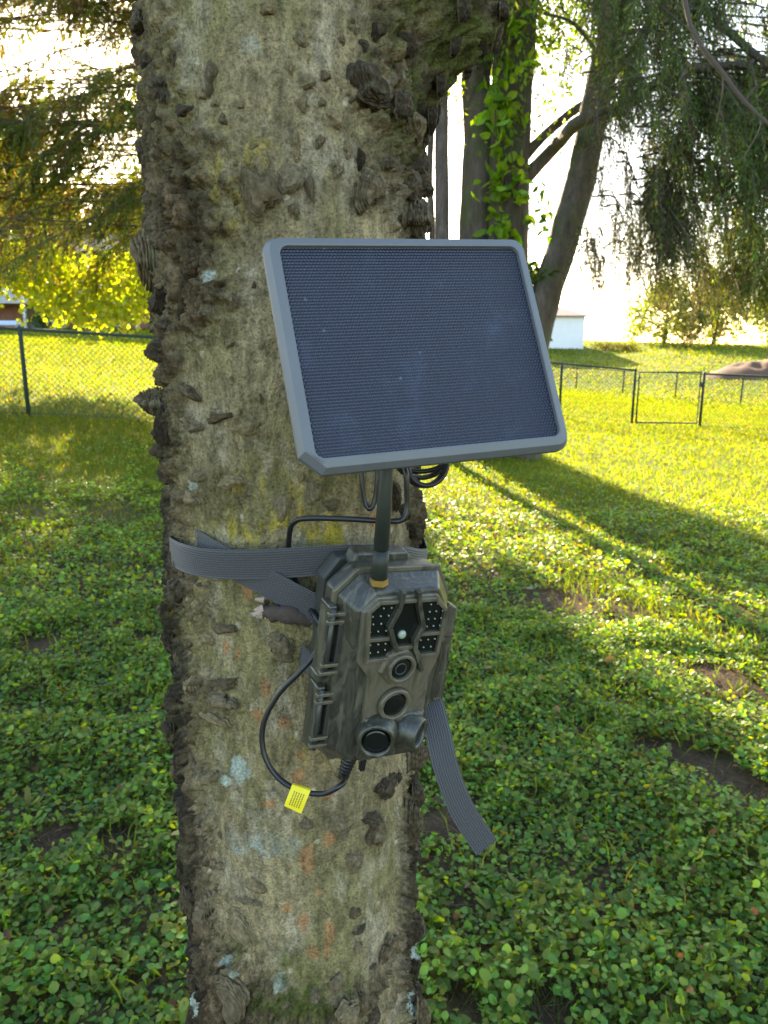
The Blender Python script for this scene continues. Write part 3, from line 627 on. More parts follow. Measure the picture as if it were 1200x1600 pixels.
# ------------------------------------------------------------------ solar panel
Mp = Matrix.Rotation(math.radians(20.43), 4, 'Z') @ Matrix.Rotation(math.radians(-25.04), 4, 'X') @ Matrix.Rotation(math.radians(-2.24), 4, 'Y')
Pp = Vector((.02748, .54351, 1.49289))
pan = thing('solar_panel', Pp, 'blue dimpled solar panel in a grey plastic frame tilted above the trail camera', 'solar panel'); pan.rotation_euler = Mp.to_euler()
def rrect(w_, h_, r, y, n=7, cut=None):
    P = []
    for k, (sx, sz) in enumerate(((1, 1), (-1, 1), (-1, -1), (1, -1))):
        if cut and k == 2:
            c = cut
            for f_ in np.linspace(0, 1, n): P.append([-w_/2+c*f_, y, -h_/2+c*(1-f_)]) 
            continue
        for a in np.linspace(0, math.pi/2, n): P.append([sx*(w_/2-r)+r*math.cos(a+k*math.pi/2), y, sz*(h_/2-r)+r*math.sin(a+k*math.pi/2)])
    return np.array(P)
w_, h_ = .2, .1667
mb = MB().loft([rrect(w_-.010, h_-.010, .008, .012, cut=.011), rrect(w_, h_, .010, .009, cut=.013), rrect(w_, h_, .010, .0045, cut=.013), rrect(w_-.006, h_-.006, .009, -.0012, cut=.012), rrect(w_-.016, h_-.016, .007, -.0028), rrect(w_-.0185, h_-.0185, .006, -.0026), rrect(w_-.019, h_-.019, .006, .0012)], True, False)
mb.build('frame', MAT['frame_grey'], pan, False, bevel=.0008, seg=2)
MB().loft([rrect(w_-.0185, h_-.0185, .006, .0002), rrect(w_-.0185, h_-.0185, .006, .0022)]).build('solar_sheet', MAT['solar'], pan)
MB().loft([rrect(.05, .05, .006, .0122), rrect(.046, .046, .006, .022)]).build('mount_socket', MAT['dark_plastic'], pan, bevel=.001)
MiW = (Matrix.Translation(Pp) @ Mp).inverted()
tp = Vector((AX+R0*.98*math.sin(.45), AY-R0*.98*math.cos(.45), 1.47)); a0 = Vector((0, .021, 0)); a1 = MiW @ tp
mb = MB().tube([a0, a0+(a1-a0)*.5, a1], [.008, .007, .008], 16); mb.build('support_arm', MAT['dark_plastic'], pan, True)
mb = MB().tube([a1+(a0-a1).normalized()*.012, a1], [.02, .022], 20); mb.build('base_disc', MAT['dark_plastic'], pan, True)

# ------------------------------------------------------------------ cables, tag, straps
def cable(name, pts, r, label, parent=None, n=10):
    P = spline(pts, n)
    root = P.min(0)*0+P[-1]
    V, Qd = tube(P, r, 12); return V, Qd
def cyl(u, v, off):
    p0, z0, t = hit(u, v, R0+off); return np.array([AX+math.sin(p0)*(R0+off), AY-math.cos(p0)*(R0+off), z0])
gland = np.array(Matrix.Translation(Cpos) @ Mc @ Matrix.Diagonal((K, K, K, 1)) @ Vector(G1))
pin = np.array(Matrix.Translation(Pp) @ Mp @ Vector((.012, .016, -.03)))
pts = [pin, at(632, 700, .575), at(635, 745, .575), at(636, 790, .58), at(628, 812, .58), at(600, 814, .58), at(545, 811, .585), at(480, 810, .60), at(458, 818, .61), at(452, 838, .62), cyl(453, 870, .0035), cyl(470, 930, .004), at(494, 965, .606),
       at(499, 985, .605), at(494, 1018, .60), at(468, 1050, .60), at(435, 1085, .605), at(412, 1130, .61), at(412, 1175, .612), at(432, 1212, .61), at(465, 1234, .605), at(505, 1240, .60), at(535, 1225, .598), gland]
root = gland
V, Qd = tube(spline(pts, 10), .0022, 12)
cb = thing('power_cable', root, 'thin black cable looping from the panel down to the underside of the camera', 'cable')
link('cable', mesh('cable', V-root, Qd, MAT['black_rubber'], True), cb)
# coil of spare cable behind the panel
mb = MB(); 
for k in range(5):
    c0 = at(668-3*k, 722-2*k, .60+.006*k); a = np.linspace(0, 2*math.pi, 40); rx, rz = .016+.0016*k, .0175-.0012*k+.003*(k % 2)
    P = np.stack([c0[0]+rx*np.cos(a), c0[1]+.006*np.sin(a*1+k)+.004*np.cos(a), c0[2]+rz*np.sin(a)], -1); mb.tube(P, .0021, 10, False)
mb.tube(spline([at(566, 700, .585), at(565, 745, .585), at(570, 782, .588), at(578, 795, .588), at(586, 780, .588), at(590, 745, .585), at(592, 700, .585)], 8), .0021, 10)
root = at(640, 700, .6); co = thing('cable_coil', root, 'coil of spare black cable hanging behind the lower edge of the panel', 'cable')
mb.V = [x-root for x in mb.V]; mb.build('coil', MAT['black_rubber'], co, True)
# yellow flag tag
T0, T1, T2, T3 = at(457, 1226, .603), at(486, 1235, .601), at(470, 1272, .598), at(444, 1259, .600)
root = T0; tg = thing('cable_tag', root, 'small yellow paper flag wrapped round the black cable', 'tag')
def bil(a, b, lift=0):
    nn = unit(np.cross(T1-T0, T3-T0)); nn = nn if nn[1] < 0 else -nn
    return (T0*(1-a)+T1*a)*(1-b)+(T3*(1-a)+T2*a)*b+nn*(lift+.0016*math.sin(b*3.0+a*1.2))
n = 10; V = []; 
for l in (.0002, -.0002):
    for b in np.linspace(0, 1, n):
        for a in np.linspace(0, 1, 6): V.append(bil(a, b, l)-root)
Qd = [[l*60+i*6+j, l*60+i*6+j+1, l*60+(i+1)*6+j+1, l*60+(i+1)*6+j] for l in (0, 1) for i in range(n-1) for j in range(5)]
link('flag', mesh('flag', V, np.array(Qd), MAT['yellow'], True), tg)
cpt = at(470, 1234, .604); dd = unit(at(487, 1238, .603)-at(455, 1228, .606)); MB().tube([cpt-dd*.0075-root, cpt+dd*.0075-root], .0031, 14).build('wrap', MAT['yellow'], tg, True)
mb = MB()
for k, a in enumerate((.25, .38, .51, .64, .77)):
    b = .22
    while b < .86:
        L = rng.uniform(.03, .09); V = [bil(a-.022, b, .0005), bil(a+.022, b, .0005), bil(a+.022, min(.88, b+L), .0005), bil(a-.022, min(.88, b+L), .0005)]
        mb.add(np.array(V)-root, [[0, 1, 2, 3]]); b += L+.022
mb.build('print', MAT['ink'], tg)
# straps: ribbons
def ribbon(path, wdir, width, root, thick=.0013, wob=0):
    P = np.asarray(path, float); n = len(P); Wd = unit(np.asarray(wdir, float)); Tn = unit(np.gradient(P, axis=0)); Wd = unit(Wd-Tn*(Wd*Tn).sum(1)[:, None]); Nn = np.cross(Tn, Wd)
    s_ = np.r_[0, np.cumsum(np.linalg.norm(np.diff(P, axis=0), axis=1))]; m = 9; V, UV = [], []
    for sgn in (1, -1):
        for i in range(n):
            for k in range(m):
                f_ = k/(m-1)-.5; edge = 1-.55*(abs(f_)*2)**8
                V.append(P[i]+Wd[i]*width*f_+Nn[i]*thick*.5*sgn*edge-root); UV.append((s_[i], f_*width))
    Qd = [[h*n*m+i*m+k, h*n*m+i*m+k+1, h*n*m+(i+1)*m+k+1, h*n*m+(i+1)*m+k][::(1 if h else -1)] for h in (0, 1) for i in range(n-1) for k in range(m-1)]
    for i in range(n-1):
        for k in (0, m-1): Qd.append([i*m+k, (i+1)*m+k, n*m+(i+1)*m+k, n*m+i*m+k])
    for i in (0, n-1):
        for k in range(m-1): Qd.append([i*m+k, i*m+k+1, n*m+i*m+k+1, n*m+i*m+k])
    return mesh('webbing', V, np.array(Qd), MAT['webbing'], True, uv=np.array(UV))
root = np.array([AX, AY, 1.2]); st = thing('webbing_strap', root, 'grey woven webbing strap wrapped round the trunk behind the camera, its tail hanging', 'strap')
def pol(ph, z, off): return np.array([AX+(R0+off)*math.sin(ph), AY-(R0+off)*math.cos(ph), z])
zA = [hit(u, v)[1] for u, v in ((300, 866), (400, 880), (520, 873), (640, 880))]
phA = [hit(u, v)[0] for u, v in ((300, 866), (400, 880), (520, 873), (640, 880))]
back = [pol(p, zA[3]+.012, .012) for p in (2.0, 2.6, 3.2, 3.8)]
front = [at(300, 832, .80), at(272, 846, .745), at(267, 860, .70), at(290, 873, .655), at(335, 881, .632), at(400, 882, .618), at(460, 879, .612), at(520, 875, .612), at(580, 874, .625), at(625, 876, .650), at(655, 880, .69), at(665, 872, .75)]
pa = spline(back[::-1][:0]+front+back[:3], 10)
zup = np.tile(np.array([0, 0, 1.]), (len(pa), 1)); zup[:, 1] += -.18; zup[:, 0] += .06
link('front_band', ribbon(pa, zup, .0262, root), st)
pb = spline([pol(-2.7, hit(300, 830)[1]+.03, .012), pol(-2.1, hit(300, 830)[1]+.022, .012), at(290, 825, .735), at(296, 838, .69), at(320, 856, .655), at(365, 884, .634), at(420, 912, .622), at(470, 940, .617), at(515, 962, .618), at(545, 975, .63)], 10)
wd = np.tile(np.array([.0, -.12, 1.]), (len(pb), 1)); link('rear_band', ribbon(pb, wd, .0265, root), st)
pb = spline([at(560, 1082, .64), at(520, 1066, .632), at(492, 1046, .636), cyl(470, 1022, .001)], 8)
link('lower_band', ribbon(pb, np.tile(np.array([0, 0, 1.]), (len(pb), 1)), .022, root), st)
pc = spline([at(640, 1075, .66), at(668, 1090, .65), at(683, 1140, .635), at(697, 1200, .63), at(722, 1265, .635), at(760, 1324, .645)], 10)
wd = np.tile(np.array([1., .35, .1]), (len(pc), 1)); wd[:, 2] += np.linspace(0, .45, len(pc)); link('tail', ribbon(pc, wd, .0215, root), st)

# ------------------------------------------------------------------ fences and gate
FH = 1.22
def link_mesh(a, b, za, zb, h, pitch=.075, r=.0022):
    """diamond wire fabric between base points a and b (xy) with ground heights za, zb"""
    a, b = np.array(a, float), np.array(b, float); L = np.linalg.norm(b-a); n = int(L/pitch)+1; V, Qd = [], []; k0 = 0
    dn = np.array([-(b-a)[1], (b-a)[0]])/L
    for sg in (1, -1):
        for k in range(-int(h/pitch)-1, n+int(h/pitch)+2):
            s0, s1 = k*pitch, k*pitch+sg*h; z0, z1 = 0., h
            lo, hi = min(s0, s1), max(s0, s1)
            if hi <= 0 or lo >= L: continue
            def clip(s_, z_, so, zo):
                t_ = min(max(s_, 0), L); return t_, z_+(zo-z_)*((t_-s_)/(so-s_))
            p, q = clip(s0, z0, s1, z1), clip(s1, z1, s0, z0)
            P = [np.array([*(a+(b-a)*s_/L), za+(zb-za)*s_/L+.03+z_]) for s_, z_ in (p, q)]
            if np.linalg.norm(P[1]-P[0]) < .02: continue
            v_, q_ = tube(np.array(P), r, 3); v_ = v_+np.array([*dn*.003*sg, 0]); V.append(v_); Qd.append(q_+k0); k0 += len(v_)
    return np.concatenate(V), np.concatenate(Qd)
def fence(label, pts, group='chain link fence runs', rp=.03, h=FH, pitch=.08, wr=.0032, posts=None):
    pts = [np.array(p, float) for p in pts]; zs = [hz(*p) for p in pts]; root = np.array([*pts[0], zs[0]])
    o = thing('chain_link_fence', root, label, 'fence', group)
    for k, (p, z) in enumerate(zip(pts, zs)):
        if posts and not posts[k]: continue
        m = MB().tube([(*(p-pts[0]), z-root[2]-.2), (*(p-pts[0]), z-root[2]+h+.02), (*(p-pts[0]), z-root[2]+h+.045)], [rp, rp, rp*.5], 10); m.build('post', MAT['green_steel'], o, True)
    mb = MB(); mb.tube([(*(p-pts[0]), z-root[2]+h) for p, z in zip(pts, zs)], .021, 8); mb.build('top_rail', MAT['green_steel'], o, True)
    VV, QQ, k0 = [], [], 0
    for k in range(len(pts)-1):
        v_, q_ = link_mesh(pts[k], pts[k+1], zs[k], zs[k+1], h-.05, pitch, wr); VV.append(v_-root); QQ.append(q_+k0); k0 += len(v_)
    link('wire_mesh', mesh('wire_mesh', np.concatenate(VV), np.concatenate(QQ), MAT['wire'], False), o)
    mb = MB().tube([(*(p-pts[0]), z-root[2]+.05) for p, z in zip(pts, zs)], .004, 4); mb.build('tension_wire', MAT['wire'], o)
    return o
pL = at(45, 650, 11.0)[:2]
fence('dark green chain link fence on the lawn left of the near trunk', [pL+np.array([-3.0, -.25]), pL, pL+np.array([3.0, .35]), pL+np.array([5.2, .9])])
g0, g1 = at(987, 663, 17.7)[:2], at(1093, 667, 17.5)[:2]; e0 = at(874, 648, 17.9)[:2]
fence('chain link fence between the panel edge and the garden gate', [e0+np.array([-3, .5]), e0, g0])
fence('chain link fence running right from the garden gate', [g1, g1+np.array([3.2, -.35]), g1+np.array([6.4, -.7])])
def far_pts(): return [at(u, v, t)[:2] for u, v, t in ((820, 604, 47), (900, 609, 44), (973, 615, 41), (1055, 622, 38), (1157, 632, 34), (1270, 640, 31))]
fence('distant chain link fence at the foot of the hill beyond the gate', far_pts(), rp=.035, pitch=.3, wr=.004)
gd = g1-g0; gl = np.linalg.norm(gd); gd /= gl; za, zb = hz(*g0), hz(*g1); zg = max(za, zb)+.04
ga, gb = g0+gd*.09, g1-gd*.07
root = np.array([*g0, zg]); gt = thing('garden_gate', root, 'closed chain link garden gate with dark green tube frame', 'gate')
def loc(p, z): return (*(p-g0), z)
fr = MB().tube([loc(ga, .0), loc(ga, 1.14), loc(gb, 1.14), loc(gb, .0), loc(ga, .0)], .022, 8); fr.build('gate_frame', MAT['green_steel'], gt, True)
v_, q_ = link_mesh(ga, gb, zg-.03, zg-.03, 1.12, .08, .0022); link('wire_mesh', mesh('wire_mesh', v_-root, q_, MAT['wire'], False), gt)
for z in (.2, .95): MB().tube([loc(g0, z), loc(ga, z)], .014, 6).build('gate_hinge', MAT['green_steel'], gt, True)
MB().box((*(gb-g0-np.array([.03, .03])), .82), (*(gb-g0+np.array([.08, .03])), .92)).build('latch', MAT['green_steel'], gt)

# ------------------------------------------------------------------ background trees
def woody(mb, pts, r0, r1, seg=10, rough=.06, n=8, sd=1):
    P = spline(pts, n); r = np.linspace(r0, r1, len(P)); V, Qd = tube(P, r, seg)
    V = V+unit(V-np.repeat(P, seg, 0))*(rough*np.repeat(r, seg)*2*(fbm(V[:, 0]*6, V[:, 1]*6, V[:, 2]*2, sd)-.5))[:, None]
    mb.add(V, Qd); return P
def sprig(P, Dv, n_need, L, nl, nw, droop, col, spread=.55, curl=.25):
    """twigs from P along Dv: n_need small blades each -> V, Q, C"""
    n = len(P); L = np.broadcast_to(L, (n,)); f = (np.arange(n_need)+.5)/n_need
    pos = P[:, None]+Dv[:, None]*(L[:, None]*f)[..., None]+np.array([0, 0, -1.])*(droop*(L[:, None]*f**2))[..., None]
    dirs = Dv[:, None]+np.array([0, 0, -1.])*(2*droop*f)[None, :, None]+rng.normal(size=(n, n_need, 3))*spread
    pos = (pos+rng.normal(size=pos.shape)*.012).reshape(-1, 3); dirs = unit(dirs.reshape(-1, 3)); m = len(pos)
    V, Qd = leaves(pos, dirs, side(dirs), nl*rng.uniform(.6, 1.4, m), nw*rng.uniform(.7, 1.3, m), curl*.3, 'quad')
    return V, Qd, np.repeat(np.repeat(col, n_need, 0)*(1+.3*(rng.random((m, 1))-.5)), 4, 0)
class FM:
    def __init__(s): s.V, s.Q, s.C, s.n = [], [], [], 0
    def add(s, V, Qd, C): s.V.append(V); s.Q.append(Qd+s.n); s.C.append(C); s.n += len(V)
    def build(s, name, mat, parent, root):
        return link(name, mesh(name, np.concatenate(s.V)-root, np.concatenate(s.Q), mat, False, np.concatenate(s.C)), parent)
def along(P, k):
    i = rng.integers(0, len(P)-1, k); f = rng.random((k, 1)); return P[i]*(1-f)+P[i+1]*f, unit(P[i+1]-P[i]), (i+f[:, 0])/(len(P)-1)

# left evergreen, trunk hidden behind the near trunk
b0 = at(345, 680, 12.6); b0[2] = hz(b0[0], b0[1]); root = b0.copy()
ev = thing('evergreen_tree', root, 'evergreen with feathery drooping boughs showing left of the near trunk', 'tree')
tb = MB(); top = b0+np.array([.2, .2, 9.0]); woody(tb, [b0-root-np.array([0, 0, .3]), b0-root+np.array([.05, 0, 3]), top-root], .2, .05); tb.build('trunk', MAT['far_bark'], ev, True)
fm = FM(); bb = MB()
def evergreen_bough(p, q, sag, ntw, n_need=26, tw=(.35, .8), green=.6, rb=.014, nsz=1.0):
    mid = (p+q)/2+np.array([0, 0, .12-sag*.2]); mid2 = p+(q-p)*.8+np.array([0, 0, -.02])
    P = spline([p, mid, mid2, q-np.array([0, 0, sag])], 6); V, Qd = tube(P-root, np.linspace(rb, .006, len(P)), 6); bb.add(V, Qd)
    S, T, f = along(P, ntw); m = f > .12; S, T, f = S[m], T[m], f[m]; n = len(S)
    lat = unit(np.cross(T, np.array([0, 0, 1.])))*rng.choice([-1, 1], (n, 1)); dr = unit(T*.7+lat*rng.uniform(.2, 1, (n, 1))+rng.normal(size=(n, 3))*.35+np.array([0, 0, -.35]))
    isg = rng.random((n, 1)) < green
    c = np.where(isg, colvar((.12, .15, .035), n, .5), colvar((.15, .115, .055), n, .4))
    L = rng.uniform(*tw, n)*(1.15-.6*f); fm.add(*sprig(S, dr, n_need, L, .095*nsz, .017*nsz, .35, c, .5))
for k in range(66):
    v0 = -330+k*11.2; zf = v0/430
    ue = rng.uniform(-170, 225); t0 = 12.4+rng.normal()*.2; te = rng.uniform(10.2, 14.2)
    low = v0 > 180
    evergreen_bough(at(335, v0*.8+40, t0), at(ue, min(400, v0+rng.uniform(-130, 130)), te), rng.uniform(.05, .4), 72, green=.85 if v0 > 150 else .68)
for k in range(90):    # unseen boughs added behind the near trunk to shade the ground
    v0 = rng.uniform(-500, 600); evergreen_bough(at(345, v0-30, 12.6), at(rng.uniform(380, 525), v0+rng.uniform(0, 50), rng.uniform(10.5, 14)), .25, 60, 7, nsz=2.9)
for k in range(60):    # short hidden boughs added close to the stem to shade the near left ground
    v0 = rng.uniform(-500, 430); evergreen_bough(at(345, v0-10, 12.6), at(rng.uniform(268, 330), v0+rng.uniform(0, 40), rng.uniform(10.8, 14)), .2, 60, 7, (.3, .6), nsz=2.9)
for k in range(60):    # boughs beyond the left edge of the frame
    v0 = rng.uniform(-600, 380); evergreen_bough(at(300, v0, 12.6), at(rng.uniform(-650, -150), v0+rng.uniform(-30, 40), rng.uniform(9.5, 14.5)), .3, 80, 8, nsz=2.7)
bb.build('bough', MAT['twig'], ev, True); fm.build('crown', MAT['needle'], ev, root)

# yellow-green maple branch further back
b0 = at(400, 640, 17.5); b0[2] = hz(b0[0], b0[1]); root = b0.copy()
mp = thing('maple_tree', root, 'maple whose sunlit yellow leaves hang in front of the brick building', 'tree')
tb = MB(); woody(tb, [b0-root-np.array([0, 0, .3]), b0-root+np.array([.1, 0, 3]), b0-root+np.array([.0, .3, 7])], .22, .08); tb.build('trunk', MAT['far_bark'], mp, True)
fm = FM(); bb = MB()
for k in range(80):
    ue = rng.uniform(-30, 262); ve = rng.uniform(385, 440) if ue < 60 else rng.uniform(395, 430+70*max(0, math.sin((ue-50)/210*math.pi))**.5)
    te = rng.uniform(14.0, 17); q = at(ue, ve, te); p = at(rng.uniform(300, 400), rng.uniform(250, 360), 17.3)
    P = spline([p, (p+q)/2+np.array([0, 0, .45]), q+np.array([0, 0, .12])], 6); V, Qd = tube(P-root, np.linspace(.02, .004, len(P)), 5); bb.add(V, Qd)
    n = 90; S = q+rng.normal(size=(n, 3))*np.array([.26, .3, .15]); dr = unit(rdir(n)+np.array([0, 0, -.7]))
    V, Qd = leaves(S, dr, side(dr), rng.uniform(.09, .15, n), rng.uniform(.08, .13, n), .1, 'quad'); fm.add(V, Qd, rep(colvar((.30, .33, .07), n, .3, .12), 4))
for k in range(60):
    c = np.array([root[0]+rng.uniform(-2.5, 3), root[1]+rng.uniform(-2, 2.5), root[2]+rng.uniform(4.2, 8)]); n = 60; S = c+rng.normal(size=(n, 3))*.4; dr = rdir(n)
    V, Qd = leaves(S, dr, side(dr), .1, .09, .1, 'quad'); fm.add(V, Qd, rep(colvar((.15, .18, .02), n, .3, .12), 4))
bb.build('limb', MAT['twig'], mp, True); fm.build('crown', MAT['leaf_tree'], mp, root)

# stems right of the near trunk
def stem_tree(label, pts, r0, r1, mat, base_t, group, name='tree', sd=1):
    P = [at(u, v, t) for u, v, t in pts]; b = P[0].copy(); b[2] = hz(b[0], b[1]); root = b.copy()
    o = thing(name, root, label, 'tree', group)
    mb = MB(); woody(mb, [b-root-np.array([0, 0, .25])]+[p-root for p in P[1:]], r0, r1, 14, .12, 8, sd); mb.build('trunk', MAT[mat], o, True)
    return o, root
G_ = 'tree stems beyond the solar panel'
oA, rA = stem_tree('slender mossy stem just left of the stout vine-hung trunk', [(742, 690, 11.0), (740, 520, 11.0), (741, 370, 11.0), (748, 220, 11.0), (744, 110, 11.0), (762, 0, 11.0), (790, -160, 11.0)], .215, .22, 'mossy_bark', 9.9, G_, 'tree', 3)
oB, rB = stem_tree('stout dark trunk hung with bright green vine leaves', [(790, 700, 10.9), (790, 520, 10.9), (793, 370, 10.9), (797, 220, 10.9), (805, 60, 10.9), (808, -60, 10.9), (800, -300, 10.9)], .30, .28, 'mossy_bark', 9.6, G_, 'tree', 4)
oT, rT = stem_tree('thin straight reddish stem close beside the near trunk', [(688, 680, 10.3), (690, 520, 10.3), (691, 370, 10.3), (690, 220, 10.3), (690, 60, 10.3), (694, -80, 10.3)], .105, .085, 'far_bark', 10.3, G_, 'tree', 5)
oS, rS = stem_tree('thinnest sapling left of the reddish stem', [(676, 670, 10.8), (676, 400, 10.8), (671, 280, 10.8), (674, 180, 10.8), (668, 60, 10.8), (660, -80, 10.8)], .05, .04, 'far_bark', 10.8, G_, 'tree', 6)
b = at(822, 700, 10.8); b[2] = hz(b[0], b[1]); root = b.copy()
ced = thing('cedar_tree', root, 'leaning cedar with drooping lacy foliage filling the upper right', 'tree')
mb = MB(); C0 = [b-np.array([0, 0, .25])]+[at(u, v, t) for u, v, t in ((826, 590, 10.40), (839, 515, 10.40), (855, 455, 10.40), (873, 400, 10.40), (896, 320, 10.40), (918, 230, 10.40), (945, 100, 10.50), (985, -40, 10.60), (1040, -260, 10.80))]
woody(mb, [p-root for p in C0], .215, .19, 14, .12, 8, 8); mb.build('trunk', MAT['mossy_bark'], ced, True)
mb = MB()
for pts, r0, r1 in ((((815, 285, 10.9), (870, 226, 10.70), (905, 190, 9.15), (960, 172, 8.9), (1010, 140, 8.6), (1080, 110, 8.2), (1180, 100, 7.8)), .10, .04), (((815, 250, 10.9), (850, 212, 10.8), (890, 178, 10.80), (940, 140, 10.60), (1000, 60, 10.40), (1060, -40, 8.8)), .075, .04),
                    (((985, -40, 10.60), (1060, -20, 8.6), (1150, 60, 8.0), (1260, 150, 7.4)), .06, .03), (((945, 100, 10.50), (900, 40, 8.8), (850, 20, 8.4)), .03, .012), (((1060, -40, 8.8), (1130, -70, 8.2), (1300, -40, 7.4)), .04, .02)):
    woody(mb, [at(*p)-root for p in pts], r0, r1, 8, .1, 6, 9)
mb.build('limb', MAT['mossy_bark'], ced, True)
fm = FM(); bb = MB()
def weep(u0, v0, u1, v1, t0, t1, ntw, hang=(.3, .9), green=.7, nl=.05, nw=.011, nn=18, base=(.095, .15, .04)):
    p, q = at(u0, v0, t0), at(u1, v1, t1); P = spline([p, (p+q)/2+np.array([0, 0, .15]), q], 6); V, Qd = tube(P-root, np.linspace(.014, .004, len(P)), 5); bb.add(V, Qd)
    S, T, f = along(P, ntw); n = len(S); dr = unit(T*.45+rng.normal(size=(n, 3))*.28+np.array([0, 0, -.95])); isg = rng.random((n, 1)) < green
    c = np.where(isg, colvar(base, n, .5), colvar((.12, .11, .065), n, .4)); L = rng.uniform(*hang, n); c = np.where(rng.random((n, 1)) < .06, colvar((.24, .30, .04), n, .3), c)  # a few sprays coloured brighter yellow-green to look sunlit
    for k in range(0, n, 3):
        E_ = S[k]+dr[k]*L[k]*np.array([.9, .9, 1])+np.array([0, 0, -.12*L[k]]); V, Qd = tube(np.array([S[k], (S[k]+E_)/2+rng.normal(size=3)*.02, E_])-root, .0025, 3); bb.add(V, Qd)
    fm.add(*sprig(S, dr, nn, L, nl, nw, .12, c, .45))
for k in range(64):    # dense upper right
    u0 = rng.uniform(900, 1080); v0 = rng.uniform(-80, 170); weep(u0, v0, rng.uniform(920, 1290), v0+rng.uniform(-30, 110), rng.uniform(8.2, 9.4), rng.uniform(6.8, 9.2), 46, (.25, .75))
for k in range(50):    # dark curtain at the right edge
    v0 = rng.uniform(120, 330); weep(rng.uniform(1080, 1180), v0-50, rng.uniform(1130, 1330), v0+rng.uniform(0, 60), 8.4, rng.uniform(6.8, 8.4), 42, (.3, .8), .8)
for k in range(30):    # clump around (1040, 400)
    v0 = rng.uniform(230, 380); weep(rng.uniform(990, 1060), v0-40, rng.uniform(1010, 1100), v0+rng.uniform(0, 40), 8.6, rng.uniform(7.6, 8.6), 26, (.3, .75), .6)
for k in range(60):    # thin lacy strings
    u0 = rng.uniform(925, 1080); v0 = rng.uniform(150, 330); weep(u0, v0, u0+rng.uniform(-10, 90), v0+rng.uniform(20, 60), 8.8, rng.uniform(7.8, 8.8), 14, (.4, 1.0), .35, .035, .008, 20, (.04, .05, .03))
for k in range(46):
    u0 = rng.uniform(905, 1190); v0 = rng.uniform(300, 420); weep(u0, v0, u0+rng.uniform(-20, 60), v0+rng.uniform(10, 50), 9.4, rng.uniform(8.2, 9.4), 16, (.35, .8), .5, .045, .011, 20, (.06, .07, .045))
for k in range(24):
    u0 = rng.uniform(1120, 1200); v0 = rng.uniform(330, 450); weep(u0, v0, u0+rng.uniform(0, 90), v0+rng.uniform(10, 50), 9.0, rng.uniform(7.8, 9.0), 26, (.35, .7), .7)
for k in range(44):    # thin veil between the stems and at the top
    u0 = rng.uniform(640, 930); v0 = rng.uniform(-60, 110); weep(u0, v0, u0+rng.uniform(-60, 60), v0+rng.uniform(0, 60), 10.6, rng.uniform(10.2, 11.8), 16, (.4, 1.3), .6, .05, .011, 16, (.05, .07, .02))
for k in range(60):    # beyond the right edge and overhead: it shades the ground cover
    v0 = rng.uniform(-700, 330); weep(rng.uniform(1000, 1300), v0-60, rng.uniform(1230, 1750), v0+rng.uniform(0, 90), 8.8, rng.uniform(6.5, 10.0), 60, (.3, 1.0), .8, .11, .026, 10)
for k in range(40):
    v0 = rng.uniform(-800, -120); weep(rng.uniform(800, 1000), v0, rng.uniform(650, 1200), v0+rng.uniform(0, 90), 9.2, rng.uniform(7.5, 11), 60, (.3, 1.0), .8, .11, .026, 10)
bb.build('twig', MAT['twig'], ced, True); fm.build('crown', MAT['needle'], ced, root)
# vine on the stout trunk
fm = FM(); mb = MB()
for u0 in (770, 780, 790, 806):
    P = spline([at(u0+rng.uniform(-8, 8), v, 10.52) for v in range(420, -60, -60)], 6); V, Qd = tube(P-rB, .01, 5); mb.add(V, Qd)
    S, T, f = along(P, 60); n = len(S); S = S+rng.normal(size=(n, 3))*np.array([.10, .06, .1]); dr = unit(rdir(n)+np.array([0, -.5, -.6])); V, Qd = leaves(S, dr, side(dr), rng.uniform(.13, .26, n), rng.uniform(.08, .15, n), .1, 'oval')
    fm.add(V, Qd, rep(colvar((.20, .33, .03), n, .35), 9))
for (u, v) in ((845, 300), (850, 325), (838, 345), (850, 365)):
    S = at(u, v, 10.4)+rng.normal(size=(9, 3))*.09; dr = unit(rdir(9)+np.array([0, 0, -.8])); V, Qd = leaves(S, dr, side(dr), .13, .07, .1, 'oval'); fm.add(V, Qd, rep(colvar((.08, .15, .04), 9, .3), 9))
vb = thing('climbing_vine', rB, 'climbing vine with bright broad leaves on the stout trunk', 'vine')
mb.build('stem', MAT['twig'], vb, True); fm.build('foliage', MAT['leaf_tree'], vb, rB)
for o, r_, u0, u1, nn in ((oA, rA, 700, 790, 30), (oB, rB, 740, 860, 46), (oT, rT, 650, 720, 26), (oS, rS, 640, 690, 20)):   # their own leaves overhead
    fm = FM()
    for k in range(nn):
        c = at(rng.uniform(u0, u1), rng.uniform(-420, -60), rng.uniform(9, 11.5)); n = 40; S = c+rng.normal(size=(n, 3))*.3; dr = unit(rdir(n)+np.array([0, 0, -.6])); V, Qd = leaves(S, dr, side(dr), .1, .05, .1, 'quad'); fm.add(V, Qd, rep(colvar((.08, .13, .02), n), 4))
    for k in range(nn*2):
        c = at(rng.uniform(u0-30, u1+130), rng.uniform(-40, 230)*rng.random(), rng.uniform(10.2, 12.5)); n = 16; S = c+rng.normal(size=(n, 3))*.2; dr = unit(rdir(n)+np.array([0, 0, -.6])); V, Qd = leaves(S, dr, side(dr), .1, .05, .1, 'quad'); fm.add(V, Qd, rep(colvar((.17, .25, .03), n), 4))
    fm.build('crown', MAT['leaf_tree'], o, r_)
P = at(772, 690, 11.3); P[2] = hz(P[0], P[1]); hs = thing('added_shade_shrub', P, 'unseen leafy shrub added behind the solar panel to shade the ground', 'shrub')  # shrub added out of sight to cast shade on the ground cover
